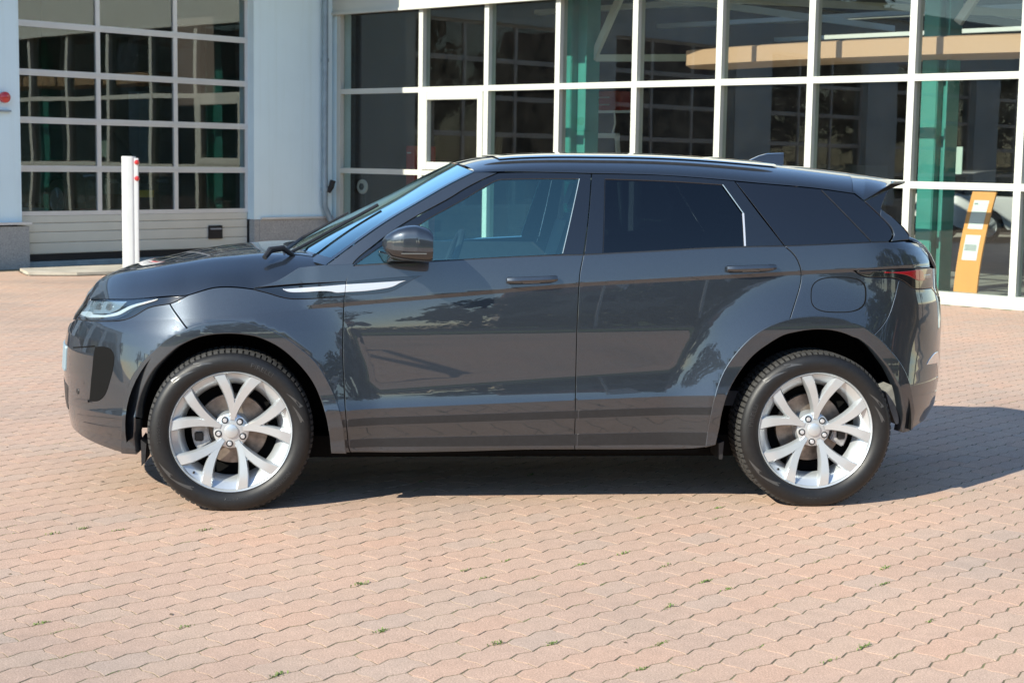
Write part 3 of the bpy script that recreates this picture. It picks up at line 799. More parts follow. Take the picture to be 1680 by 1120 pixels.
# ================================================================== what lies behind the photographer (seen in the paint and the glass)
rd = MB(); rd.box(-120, 120, -29.5, -21.5, -.2, .0); tag(rd.obj('road', M['asphalt']), kind='structure')
kb = MB(); kb.box(-120, 120, -21.5, -21.3, -.2, .12).box(-120, 120, -29.7, -29.5, -.2, .12); tag(kb.obj('kerb', M['concrete']), kind='structure')
gr = MB(); gr.box(-120, 120, -21.3, -16.5, -.2, .06).box(-120, 120, -60, -29.7, -.2, .06); tag(gr.obj('grass_verge', M['grass']), kind='structure')
def leaf_cloud(nclump, h, rx, rz, zc, size):
    mb_v, mb_f = [], []
    pts = []
    for _ in range(nclump):
        while True:
            p = rng.uniform(-1, 1, 3)
            if .25 < (p**2).sum() < 1: break
        pts.append(p*np.array([rx, rx, rz])*(1-.25*rng.random()) + np.array([0, 0, zc]))
    for p in pts:
        rc = rng.uniform(.35, .75)*rx*.32
        k = int(26*(rc/.5))
        for _ in range(k):
            q = rng.normal(0, 1, 3); q = q/np.linalg.norm(q)*rc*rng.random()**.4+p
            a = rng.normal(0, 1, 3); a /= np.linalg.norm(a); b = np.cross(a, rng.normal(0, 1, 3)); b /= np.linalg.norm(b)
            s = size*rng.uniform(.6, 1.3); i = len(mb_v)
            mb_v += [tuple(q-a*s), tuple(q+b*s*.6), tuple(q+a*s), tuple(q-b*s*.6)]; mb_f.append((i, i+1, i+2, i+3))
    me = bpy.data.meshes.new('crown'); me.from_pydata(mb_v, [], mb_f); return me
def make_tree(label, h, rx, rz, seed):
    o = empty('broadleaf_tree', label=label, cat='tree', group='trees behind the photographer')
    zc = h-rz
    mb = MB(); mb.tube([(0, 0, 0), (.05, 0, h*.25), (-.05, .05, h*.5), (0, 0, h*.8)], [.22, .17, .13, .04], 8)
    for k in range(6):
        a = k*1.05+seed; z0 = h*(.3+.07*k); mb.tube([(0, 0, z0), (math.cos(a)*rx*.35, math.sin(a)*rx*.35, z0+h*.12), (math.cos(a)*rx*.7, math.sin(a)*rx*.7, z0+h*.2)], [.09, .06, .02], 6)
    mb.obj('trunk', M['bark'], o, smooth=True)
    add('crown', leaf_cloud(95, h, rx, rz, zc, .20), M['leaf'], o)
    return o
T1 = make_tree('leafy tree across the road', 8.5, 3.3, 3.2, .3)
T2 = make_tree('leafy tree across the road', 6.5, 2.6, 2.4, 1.7)
sp = [(-34, -34, 1, 1.0), (-27, -37, 2, 1.3), (-20.5, -33, 1, .95), (-14, -36, 2, 1.1), (-9, -33.5, 2, 1.25), (-3.2, -35, 1, 1.05), (4, -38, 2, 1.0), (10, -34, 2, 1.15), (17, -36, 1, 1.1), (24, -33, 2, 1.2), (31, -36, 1, 1.2), (39, -34, 1, 1.0), (-42, -35, 1, 1.1), (-52, -30, 1, 1.3), (50, -32, 1, 1.2), (-60, -12, 1, 1.2), (-55, -20, 2, 1.4), (-46, 4, 1, 1.2), (-52, 16, 1, 1.4)]
first = {1: True, 2: True}
TLAB = ['%s %s leafy tree beyond the road, %s' % ('tall' if q[2] == 1 else 'low', 'broad' if q[3] > 1.1 else 'narrow', w) for q, w in zip(sp, ['far left of the hedge', 'second from the left', 'third from the left', 'fourth from the left', 'fifth from the left', 'left of the middle', 'right of the middle', 'second right of the middle', 'sixth from the right', 'fifth from the right', 'fourth from the right', 'by the right end of the hedge', 'beyond the left end of the hedge', 'at the bend left of the verge', 'at the bend right of the verge', 'beside the open yard, nearest', 'beside the open yard, bigger', 'left of the garage wing, nearer', 'left of the garage wing, farther'])]
for x, y, k, s in sp:
    src = T1 if k == 1 else T2
    if first[k]: t_ = src; first[k] = False
    else: t_ = copy_tree(src)
    t_['label'] = TLAB[sp.index((x, y, k, s))]
    t_.location = (x, y, 0); t_.scale = (s, s, s*random.uniform(.92, 1.08)); t_.rotation_euler = (0, 0, random.uniform(0, 6.28))
hb = add('hedge', leaf_cloud(10, 1, 1, 1, 0, .1), M['leaf']); bpy.data.objects.remove(hb)
# hedge as a long bank of leaves
hv, hf = [], []
for _ in range(16000):
    x = rng.uniform(-45, 45); u = rng.random()
    q = np.array([x, -31.2+rng.normal(0, .25), rng.uniform(.1, 1.5)+.15*math.sin(x*1.7)]); a = rng.normal(0, 1, 3); a /= np.linalg.norm(a); b = np.cross(a, rng.normal(0, 1, 3)); b /= np.linalg.norm(b); s = .13
    i = len(hv); hv += [tuple(q-a*s), tuple(q+b*s*.7), tuple(q+a*s), tuple(q-b*s*.7)]; hf.append((i, i+1, i+2, i+3))
me = bpy.data.meshes.new('hedge'); me.from_pydata(hv, [], hf)
tag(add('hedge', me, M['leaf']), 'long clipped green hedge across the road', 'hedge')
# houses beyond
def house(x, y, w, d, h, rz, label):
    o = empty('house', (x, y, 0), rz, label, 'house', 'houses across the road')
    MB().box(-w/2, w/2, -d/2, d/2, 0, h).obj('wall', M['brickwall'], o)
    mb = MB(); mb.prism([(-d/2-.4, h+.001), (d/2+.4, h+.001), (0, h+d*.38)], -w/2-.3, w/2+.3, 'x'); mb.obj('roof', M['roof_tile'], o)
    k = int(w/2.6)
    for i in range(k):
        for z in ([1.0, 3.6] if h > 4.5 else [1.0]):
            MB().box(-w/2+(i+.5)*w/k-.6, -w/2+(i+.5)*w/k+.6, d/2+.001, d/2+.04, z, z+1.2).obj('window', M['dark_window'], o)
house(-16, -52, 12, 9, 5.6, 0, 'rendered two-storey house with a red tiled roof, left across the road')
house(14, -54, 16, 9, 5.6, .05, 'long rendered house with a red tiled roof, right across the road')
# flag poles with white flags beside the road
for x, y, w in ((6.6, -30.2, 'nearest the road entrance'), (9.4, -30.3, 'middle of the three'), (15.8, -30.2, 'standing apart from the other two')):
    o = empty('flagpole', (x, y, 0), .2, 'white pole with a drooping white flag, '+w, 'flagpole', 'flagpoles along the verge')
    MB().tube([(0, 0, 0), (0, 0, 6.8)], [.05, .03], 10).obj('pole', M['alu'], o, smooth=True)
    mb = MB(); nx, nz = 9, 14
    for i in range(nx):
        for j in range(nz): mb.v.append((.05+i*.11*(1-.03*j), .10*math.sin(i*1.1+j*.25)*(.2+i/nx), 6.6-j*.18-i*i*.010))
    for i in range(nx-1):
        for j in range(nz-1): a = i*nz+j; mb.f.append((a, a+nz, a+nz+1, a+1))
    mb.obj('flag', M['flag'], o, smooth=True)

# trees and a dark shed right of the yard, out of the frame: added to darken what the car's tail mirrors
for x, y, k, sc, w in ((15.5, -7.5, 1, 1.0, 'nearest on the right of the yard'), (19.5, -2.5, 2, 1.5, 'second on the right of the yard'), (16.5, -13.5, 2, 1.35, 'right of the yard by the verge'), (23, 2.5, 1, 1.1, 'right of the yard, farthest from the verge')):
    t_ = copy_tree(T1 if k == 1 else T2); t_['label'] = 'leafy tree added out of view, '+w; t_.location = (x, y, 0); t_.scale = (sc, sc, sc*.95); t_.rotation_euler = (0, 0, x)
sh = empty('added_shed', (21.5, -6.5, 0), .25, 'dark timber shed added out of view on the right of the yard', 'shed')
MB().box(-2, 2, -6, 6, 0, 3).obj('wall', M['bark'], sh); mb = MB(); mb.prism([(-2.4, 3.001), (2.4, 3.001), (0, 4.3)], -6.3, 6.3); mb.obj('roof', M['roof_tile'], sh)

# ================================================================== the car
import math
# ---------------------------------------------------------------- car body surfaces
# world metres: x along the car (nose at -x), y away from the camera, z up
YC = 0.925                      # y of the car's centre line
ST_X = [-1.0, 0.498, 1.558, 2.573, 3.168, 3.6]
ST_Z = [0.79, 0.919, 1.016, 1.077, 1.109, 1.13]
KN = [(0.268, .004), (0.334, .0188), (0.405, .033), (0.442, .034), (0.488, .042), (0.556, .06), (0.84, .03)]
ZREF = [0.268, 0.334, 0.405, 0.442, 0.488, 0.556, 0.84, 0.994, 1.011, 1.152]
def feature_z(x):
    """heights of the body's feature lines at station x (arrays)"""
    x = np.asarray(x, float)
    c = np.clip(x, -.9, 3.5)
    st = np.interp(c, ST_X, ST_Z)
    return [a + b*(c-1.32) for a, b in KN] + [st, st+.017, 1.152+.054*(c-1.32)]
def _make_profile():
    # tilt of the surface (degrees, + faces the sky) against reference height
    Z = [0.10, 0.268, 0.2681, 0.334, 0.3345, 0.4045, 0.405, 0.4415, 0.442, 0.4875, 0.4885, 0.52, 0.556, 0.62, 0.75, 0.80, 0.84, 0.90, 0.9935, 0.995, 1.0105, 1.012, 1.06, 1.152, 1.30]
    T = [-24, -24, -1.0, -0.5, -12, -12, -1.5, -1.5, -5, -5, 13, 9, 4.6, 1.4, 0.8, 1.6, 2.7, 3.9, 6.0, -15, -15, 8.5, 9.5, 12, 15]
    zz = np.linspace(0.05, 1.5, 5801)
    tt = np.tan(np.radians(np.interp(zz, Z, T)))
    yy = np.concatenate([[0], np.cumsum((tt[1:]+tt[:-1])/2*np.diff(zz))])
    yy -= np.interp(0.45, zz, yy)
    return zz, yy
PZ, PY = _make_profile()
def _plain(zz, yy):
    s = np.gradient(yy, zz); m = (zz > .9925) & (zz < 1.0135); s[m] = math.tan(math.radians(7))
    y = np.concatenate([[0], np.cumsum((s[1:]+s[:-1])/2*np.diff(zz))]); return y-np.interp(.85, zz, y)+np.interp(.85, zz, yy)
PY_PLAIN = _plain(PZ, PY)
def zref(x, z):
    fz = feature_z(x)
    x, z = np.broadcast_arrays(np.asarray(x, float), np.asarray(z, float))
    K = np.array([np.broadcast_to(f, x.shape) for f in fz])
    out = z - K[0] + ZREF[0]
    for i in range(len(ZREF)-1):
        m = z > K[i]
        v = ZREF[i] + (z-K[i])/(K[i+1]-K[i])*(ZREF[i+1]-ZREF[i])
        out = np.where(m, v, out)
    out = np.where(z > K[-1], ZREF[-1]+(z-K[-1]), out)
    return out
def sstep(a, b, v):
    t = np.clip((v-a)/(b-a), 0, 1)
    return t*t*(3-2*t)
def flare(x, z, cx, A, r0, r1, zc=.39):
    r = np.hypot(x-cx, z-zc)
    t = np.clip((r-r0)/(r1-r0), 0, 1)
    return A*(1-t)**2*(1+.6*t)
TRIM = [0.]
def side_base(x, z):
    """y of the body side without the wrap round nose and tail"""
    zr = zref(x, z); k = sstep(.30, .40, np.asarray(x, float))
    y = 0.022 + np.interp(zr, PZ, PY)*k+np.interp(zr, PZ, PY_PLAIN)*(1-k) + .012*((x-1.34)/1.6)**2
    y = y - flare(x, z, -.0, .040, .475+TRIM[0], .68+TRIM[0]) - flare(x, z, 2.66, .040, .49+TRIM[0], .71+TRIM[0])
    return y
NOSE_Z = [.2, .5, .9]; NOSE_X = [-.6, -.88, -.8]
TAIL_Z = [.2, .5, 1.2]; TAIL_X = [3.3, 3.5, 3.3]
AN, NN, MN = .78, 2.35, 1.75
AT, NT, MT = .66, 2.7, 2.1
NOSE_Z = [0.15, 0.25, 0.329, 0.394, 0.552, 0.662, 0.739, 0.803, 0.863, 0.91, 0.963, 1.02]
NOSE_X = [-0.79, -0.835, -0.851, -0.862, -0.871, -0.864, -0.846, -0.816, -0.774, -0.751, -0.704, -0.64]
TAIL_Z = [0.2, 0.3, 0.376, 0.426, 0.506, 0.616, 0.804, 0.933, 1.002, 1.102, 1.158, 1.207, 1.244, 1.3]
TAIL_X = [3.36, 3.44, 3.467, 3.494, 3.504, 3.515, 3.513, 3.503, 3.479, 3.471, 3.438, 3.394, 3.32, 3.22]
def xn(z): return np.interp(z, NOSE_Z, NOSE_X)
def xt(z): return np.interp(z, TAIL_Z, TAIL_X)
# parameter q: equals x between the wraps, runs on round the corners beyond
QN, QT = -.10, 2.84             # x where the wraps start for the reference nose and tail
LQN, LQT = 1.05, 1.0            # length of q used by each wrap
def side_point(q, z):
    q, z = np.broadcast_arrays(np.asarray(q, float), np.asarray(z, float))
    n, t = xn(z), xt(z)
    an, at = QN-n, t-QT
    fn = np.clip((QN-q)/LQN, 0, 1)*np.pi/2
    ft = np.clip((q-QT)/LQT, 0, 1)*np.pi/2
    un = np.sin(fn)**(2/NN); ut = np.sin(ft)**(2/NT)
    vn = 1-np.clip(np.cos(fn), 0, 1)**(2/MN); vt = 1-np.clip(np.cos(ft), 0, 1)**(2/MT)
    x = np.where(q < QN, QN-an*un, np.where(q > QT, QT+at*ut, q))
    yb = side_base(x, z)
    v = np.where(q < QN, vn, np.where(q > QT, vt, 0))
    y = yb+(YC-yb)*v
    return np.stack([x, y, z+0*q], -1)
def q_of_x(x, z):
    """inverse of side_point's x for a given z"""
    x, z = np.broadcast_arrays(np.asarray(x, float), np.asarray(z, float))
    n, t = xn(z), xt(z)
    un = np.clip((QN-x)/(QN-n), 0, 1); ut = np.clip((x-QT)/(t-QT), 0, 1)
    qn = QN-LQN*np.arcsin(np.clip(un**(NN/2), 0, 1))/(np.pi/2)
    qt = QT+LQT*np.arcsin(np.clip(ut**(NT/2), 0, 1))/(np.pi/2)
    return np.where(x < QN, qn, np.where(x > QT, qt, x))
def belt_z(x): return 1.152+.054*(np.asarray(x, float)-1.32)
def glass_y(x, z):
    """y of the glasshouse side (windows, pillars)"""
    x = np.asarray(x, float); z = np.asarray(z, float)
    zb = belt_z(x)
    d = z-zb
    y = side_base(x, zb)+.008+.34*d+.30*d*d
    y = y+.16*np.maximum(0, x-2.35)**2+.10*np.maximum(0, .75-x)**2
    return y
def glass_point(x, z):
    x, z = np.broadcast_arrays(np.asarray(x, float), np.asarray(z, float))
    return np.stack([x, glass_y(x, z), z], -1)
def numeric_normals(fn, a, b, e=4e-4):
    da = fn(a+e, b)-fn(a-e, b); db = fn(a, b+e)-fn(a, b-e)
    n = np.cross(da, db)
    l = np.linalg.norm(n, axis=-1, keepdims=True)
    n = n/np.maximum(l, 1e-12)
    return n                    # points to -y for (x, z) surfaces

SIDE = {'bumper': [[(-0.2457,0.9231),(-0.1637,0.8239),(-0.1304,0.7775)],[(-0.1304,0.7775),(-0.16,0.7593),(-0.1879,0.7379),(-0.2173,0.7059),(-0.2502,0.665),(-0.2775,0.6267),(-0.3015,0.5792),(-0.3351,0.4912),(-0.3496,0.4302),(-0.3581,0.3757),(-0.3688,0.2959),(-0.3675,0.2394)],[(-0.3675,0.2394),(-0.4425,0.2334),(-0.5068,0.2372),(-0.8,0.262),(-1.15,0.275)],[(-1.15,0.275),(-1.15,0.745)],[(-1.15,0.745),(-0.97,0.772),(-0.8576,0.8017)],[(-0.8576,0.8017),(-0.7411,0.8069),(-0.6352,0.8155),(-0.5417,0.8251),(-0.4758,0.8339),(-0.4464,0.8415),(-0.4159,0.8548),(-0.384,0.8749),(-0.3507,0.8966),(-0.316,0.9089),(-0.2775,0.9166),(-0.2457,0.9231)]],'lamp': [[(-0.1698,0.9634),(-0.2213,0.9335),(-0.2457,0.9231),(-0.2775,0.9166),(-0.316,0.9089),(-0.3507,0.8966),(-0.384,0.8749),(-0.4159,0.8548),(-0.4464,0.8415),(-0.4758,0.8339),(-0.5417,0.8251),(-0.6352,0.8155),(-0.7411,0.8069),(-0.8576,0.8017)],[(-0.8576,0.8017),(-0.868,0.8),(-0.862,0.835),(-0.845,0.872),(-0.8386,0.8936)],[(-0.8386,0.8936),(-0.6105,0.9172),(-0.4507,0.9311),(-0.2606,0.9546),(-0.1698,0.9634)]],'grille': [[(-1.15,0.755),(-0.97,0.782),(-0.885,0.79)],[(-0.885,0.79),(-0.878,0.835),(-0.86,0.875),(-0.85,0.9)],[(-0.85,0.9),(-0.95,0.93),(-1.15,0.945)],[(-1.15,0.945),(-1.15,0.755)]],'fender': [[(-0.2457,0.9231),(-0.1637,0.8239),(-0.1304,0.7775)],[(-0.1304,0.7775),(-0.1013,0.7901),(-0.0501,0.7969),(0.0015,0.7988),(0.0515,0.7956),(0.1067,0.7872),(0.1588,0.7685),(0.2123,0.7401),(0.2651,0.6985),(0.324,0.6366),(0.3612,0.5846),(0.3881,0.5298),(0.4205,0.4326),(0.4365,0.3443),(0.4449,0.2584)],[(0.4449,0.2584),(0.5325,0.2578)],[(0.5325,0.2578),(0.5255,0.2735),(0.5111,0.4199),(0.5027,0.5482),(0.4953,0.7171),(0.4974,0.8777),(0.5009,0.9652)],[(0.5009,0.9652),(0.4234,0.9578),(0.3514,0.9529),(0.2742,0.951),(0.2431,0.9544),(0.2104,0.9615),(0.162,0.976),(0.0961,0.9921)],[(0.0961,0.9921),(0.0406,0.9984),(-0.0122,1.0011),(-0.0536,0.9997),(-0.0884,0.9948),(-0.1125,0.9862),(-0.1415,0.9745),(-0.1699,0.9642)],[(-0.1699,0.9642),(-0.2213,0.9335),(-0.2457,0.9231)]],'ventF': [[(0.0961,0.9921),(0.162,0.976),(0.2104,0.9615),(0.2431,0.9544),(0.2742,0.951),(0.3514,0.9529),(0.4234,0.9578),(0.5022,0.9653)],[(0.5022,0.9653),(0.5077,1.0296)],[(0.5077,1.0296),(0.0961,0.9935)]],'ventD': [[(0.5094,1.0296),(0.5044,0.9661)],[(0.5044,0.9661),(0.6508,0.9776),(0.6918,0.9829),(0.7273,0.9943),(0.7645,1.0151),(0.8094,1.0413),(0.8498,1.0594)],[(0.8498,1.0594),(0.7327,1.052),(0.6506,1.0445),(0.5094,1.0296)]],'silverF': [[(0.2261,0.9926),(0.2429,0.9841),(0.2632,0.9799),(0.3242,0.9809),(0.3785,0.9856),(0.4124,0.987),(0.441,0.9851),(0.4654,0.9804),(0.503,0.9824)],[(0.503,0.9824),(0.5067,1.0169)],[(0.5067,1.0169),(0.4056,1.0076),(0.2261,0.9926)]],'silverD': [[(0.5094,1.0172),(0.5052,0.9827)],[(0.5052,0.9827),(0.5962,0.9889),(0.6699,0.999),(0.7054,1.0058),(0.7273,1.0136),(0.7519,1.0272),(0.7787,1.0364)],[(0.7787,1.0364),(0.6507,1.0268),(0.5094,1.0172)]],'door1': [[(0.5325,0.2578),(0.5255,0.2735),(0.5111,0.4199),(0.5027,0.5482),(0.4953,0.7171),(0.4974,0.8777),(0.5009,0.9652),(0.5048,1.0074),(0.5093,1.0372),(0.5185,1.0718),(0.5345,1.0998)],[(0.5345,1.0998),(0.6942,1.1109),(0.9772,1.1286),(1.1958,1.1431),(1.4911,1.157),(1.5853,1.1595)],[(1.5853,1.1595),(1.5674,1.0713),(1.5628,0.9881),(1.5572,0.8216),(1.5557,0.6516),(1.5546,0.4584),(1.5586,0.2644)],[(1.5586,0.2644),(1.3242,0.2639),(1.0442,0.2561),(0.7107,0.252),(0.5325,0.2578)]],'door2': [[(1.5586,0.2644),(1.5546,0.4584),(1.5557,0.6516),(1.5572,0.8216),(1.5628,0.9881),(1.5674,1.0713),(1.5853,1.1595)],[(1.5853,1.1595),(1.8682,1.1758),(2.1469,1.1938),(2.3387,1.2026),(2.4451,1.2059),(2.5244,1.2078)],[(2.5244,1.2078),(2.5554,1.1819),(2.5765,1.1576),(2.5902,1.1291),(2.5987,1.1021),(2.6027,1.0654),(2.5947,1.0211),(2.5743,0.9626),(2.5454,0.8854),(2.5173,0.8045)],[(2.5173,0.8045),(2.4773,0.7844),(2.4405,0.7609),(2.4011,0.7335),(2.3632,0.6997),(2.3172,0.6433),(2.2792,0.5832),(2.2519,0.5263),(2.2385,0.4776),(2.2279,0.4262),(2.2235,0.369),(2.2095,0.2928)],[(2.2095,0.2928),(2.1703,0.2811),(2.062,0.2664),(1.838,0.2621),(1.5586,0.2644)]],'quarter': [[(2.5244,1.2078),(2.6852,1.2158),(2.822,1.2233),(2.9204,1.229),(3.0507,1.2312),(3.2294,1.2353)],[(3.2294,1.2353),(3.3405,1.2215),(3.3448,1.2012),(3.3397,1.1696),(3.3035,1.1337),(3.2834,1.104)],[(3.2834,1.104),(3.0352,1.1058),(2.915,1.1021),(2.8454,1.0974)],[(2.8454,1.0974),(2.8554,1.0814),(2.8725,1.0702),(2.9154,1.0666),(2.9686,1.0651),(3.0177,1.0564)],[(3.0177,1.0564),(3.0135,1.0482),(2.9984,0.9956),(2.9808,0.9514),(2.9524,0.8836),(2.9138,0.8291),(2.8864,0.7994),(2.8646,0.7701)],[(2.8646,0.7701),(2.8416,0.7958),(2.7946,0.8144),(2.7509,0.8247),(2.711,0.8294),(2.6637,0.8301),(2.6201,0.826),(2.5686,0.8171),(2.5173,0.8045)],[(2.5173,0.8045),(2.5454,0.8854),(2.5743,0.9626),(2.5947,1.0211),(2.6027,1.0654),(2.5987,1.1021),(2.5902,1.1291),(2.5765,1.1576),(2.5554,1.1819),(2.5244,1.2078)]],'rbumper': [[(2.8646,0.7701),(2.8916,0.7341),(2.9199,0.6922),(2.9453,0.6565),(2.9677,0.618),(2.9879,0.5841),(3.0089,0.5431),(3.0298,0.4924),(3.049,0.4324),(3.0693,0.3832),(3.0732,0.3359)],[(3.0732,0.3359),(3.1462,0.3446),(3.2256,0.3566),(3.3446,0.3709),(3.38,0.41),(3.84,0.43)],[(3.84,0.43),(3.84,0.7)],[(3.84,0.7),(3.5,0.7),(3.405,0.945)],[(3.405,0.945),(3.2911,1.0037)],[(3.2911,1.0037),(3.1376,1.0083),(3.1002,1.0129),(3.0656,1.0347),(3.0177,1.0564)],[(3.0177,1.0564),(3.0135,1.0482),(2.9984,0.9956),(2.9808,0.9514),(2.9524,0.8836),(2.9138,0.8291),(2.8864,0.7994),(2.8646,0.7701)]],'tail': [[(2.8454,1.0974),(2.8554,1.0814),(2.8725,1.0702),(2.9154,1.0666),(2.9686,1.0651),(3.0177,1.0564),(3.0656,1.0347),(3.1002,1.0129),(3.1376,1.0083),(3.2911,1.0037)],[(3.2911,1.0037),(3.43,0.955),(3.43,1.075),(3.2823,1.1032)],[(3.2823,1.1032),(3.0352,1.1058),(2.915,1.1021),(2.8454,1.0974)]],'tailred': [[(2.9354,1.0912),(2.9997,1.0934),(3.0724,1.0959)],[(3.0724,1.0959),(3.1846,1.0944),(3.2137,1.044)],[(3.2137,1.044),(3.1438,1.0466),(3.0679,1.0723),(3.0163,1.082),(2.9354,1.0906)]],'tailclear': [[(3.1837,1.0754),(3.2782,1.0737)],[(3.2782,1.0737),(3.2856,1.0514)],[(3.2856,1.0514),(3.1918,1.0549)],[(3.1918,1.0549),(3.1837,1.0754)]],'tailgate': [[(3.435,0.95),(3.435,1.08),(3.4,1.17),(3.36,1.215)],[(3.36,1.215),(3.6,1.235),(3.84,1.24)],[(3.84,1.24),(3.84,0.71)],[(3.84,0.71),(3.53,0.71),(3.435,0.95)]],'archtrimF': [[(-0.3675,0.2394),(-0.3688,0.2959),(-0.3581,0.3757),(-0.3496,0.4302),(-0.3351,0.4912),(-0.3015,0.5792),(-0.2775,0.6267),(-0.2502,0.665),(-0.2173,0.7059),(-0.1879,0.7379),(-0.16,0.7593),(-0.1304,0.7775),(-0.1013,0.7901),(-0.0501,0.7969),(0.0015,0.7988),(0.0515,0.7956),(0.1067,0.7872),(0.1588,0.7685),(0.2123,0.7401),(0.2651,0.6985),(0.324,0.6366),(0.3612,0.5846),(0.3881,0.5298),(0.4205,0.4326),(0.4365,0.3443),(0.4449,0.2584)],[(0.4449,0.2584),(0.5119,0.2574)],[(0.5119,0.2574),(0.4976,0.3807),(0.4782,0.4699),(0.4398,0.5683),(0.3873,0.6587),(0.3501,0.6997),(0.3069,0.7362),(0.261,0.7703),(0.2122,0.8),(0.1587,0.824),(0.1066,0.8409),(0.0486,0.8515),(-0.0103,0.8556),(-0.0771,0.8503),(-0.125,0.8367),(-0.1673,0.8158),(-0.2086,0.7904),(-0.2416,0.762),(-0.2678,0.7292),(-0.3022,0.6907),(-0.3328,0.6466),(-0.3654,0.5953),(-0.3885,0.5381),(-0.4096,0.4642),(-0.4199,0.3893),(-0.434,0.3156),(-0.4491,0.2328)],[(-0.4491,0.2328),(-0.3675,0.2394)]],'archtrimR': [[(2.2095,0.2928),(2.2235,0.369),(2.2279,0.4262),(2.2385,0.4776),(2.2519,0.5263),(2.2792,0.5832),(2.3172,0.6433),(2.3632,0.6997),(2.4011,0.7335),(2.4405,0.7609),(2.4773,0.7844),(2.5173,0.8045),(2.5686,0.8171),(2.6201,0.826),(2.6637,0.8301),(2.711,0.8294),(2.7509,0.8247),(2.7946,0.8144),(2.8416,0.7958),(2.8646,0.7701),(2.8916,0.7341),(2.9199,0.6922),(2.9453,0.6565),(2.9677,0.618),(2.9879,0.5841),(3.0089,0.5431),(3.0298,0.4924),(3.049,0.4324),(3.0693,0.3832),(3.0732,0.3359)],[(3.0732,0.3359),(3.1462,0.3446)],[(3.1462,0.3446),(3.1211,0.4157),(3.0911,0.4927),(3.0579,0.5767),(3.0258,0.6391),(2.9902,0.6899),(2.9552,0.7325),(2.9207,0.7773),(2.8868,0.8141),(2.8528,0.8501),(2.8108,0.8744),(2.7621,0.885),(2.7095,0.8908),(2.663,0.8923),(2.6193,0.8901),(2.5678,0.884),(2.5207,0.8734),(2.4761,0.8586),(2.4392,0.843),(2.3825,0.8091),(2.329,0.7621),(2.2759,0.6994),(2.2357,0.6357),(2.2064,0.565),(2.189,0.4992),(2.1749,0.4059),(2.1622,0.2807)],[(2.1622,0.2807),(2.2095,0.2928)]],'fvent': [[(-0.5849,0.7028),(-0.5471,0.7093),(-0.5151,0.7105),(-0.4896,0.7057),(-0.4734,0.6937),(-0.4602,0.6703),(-0.4616,0.6302),(-0.4715,0.5849),(-0.4876,0.5365),(-0.5005,0.5089),(-0.5191,0.4829),(-0.5411,0.4659),(-0.568,0.4545),(-0.6215,0.4469)],[(-0.6215,0.4469),(-0.5981,0.5568),(-0.5849,0.7028)]],'fventbody': [[(-0.786,0.6735),(-0.5883,0.706)],[(-0.5883,0.706),(-0.6003,0.5565),(-0.6239,0.4465)],[(-0.6239,0.4465),(-0.7798,0.4285)],[(-0.7798,0.4285),(-0.8519,0.4595),(-0.855,0.5761),(-0.786,0.6735)]],'reflector': [[(3.1995,0.6452),(3.2251,0.6659),(3.2848,0.6892),(3.3475,0.6942)],[(3.3475,0.6942),(3.42,0.605),(3.41,0.54),(3.3389,0.639)],[(3.3389,0.639),(3.1995,0.6452)]],'fuel': [[(2.873,0.9875),(2.8705,0.9606),(2.8665,0.9455),(2.8609,0.9337),(2.8541,0.9244),(2.8467,0.9173),(2.8403,0.9123),(2.8163,0.9093),(2.7713,0.9084),(2.7269,0.9094),(2.7022,0.9124),(2.6832,0.9174),(2.6686,0.9244),(2.6577,0.9336),(2.6504,0.9453),(2.6467,0.9603),(2.6468,0.9868),(2.6501,1.0135),(2.6562,1.0287),(2.6654,1.0405),(2.6778,1.05),(2.6937,1.0574),(2.7135,1.0626),(2.7387,1.0659),(2.7829,1.0672),(2.827,1.0664),(2.843,1.0635),(2.851,1.0584),(2.8588,1.0512),(2.8653,1.0418),(2.8702,1.0298),(2.8729,1.0145)]],'handles': [(1.231,1.0437),(1.4614,1.0539),(2.2452,1.1047),(2.4748,1.1136)],'sensor': [(-0.7235,0.4769)],'crease': [[(-0.7574,0.3632),(-0.5463,0.3854),(-0.356,0.4006)],[(-0.6939,0.3383),(-0.554,0.3458),(-0.4309,0.3556),(-0.3592,0.3637)],[(-0.5738,0.2708),(-0.4428,0.2853),(-0.3681,0.2915)],[(3.0469,0.558),(3.3893,0.5673)],[(3.0321,0.5126),(3.4601,0.491)]]}
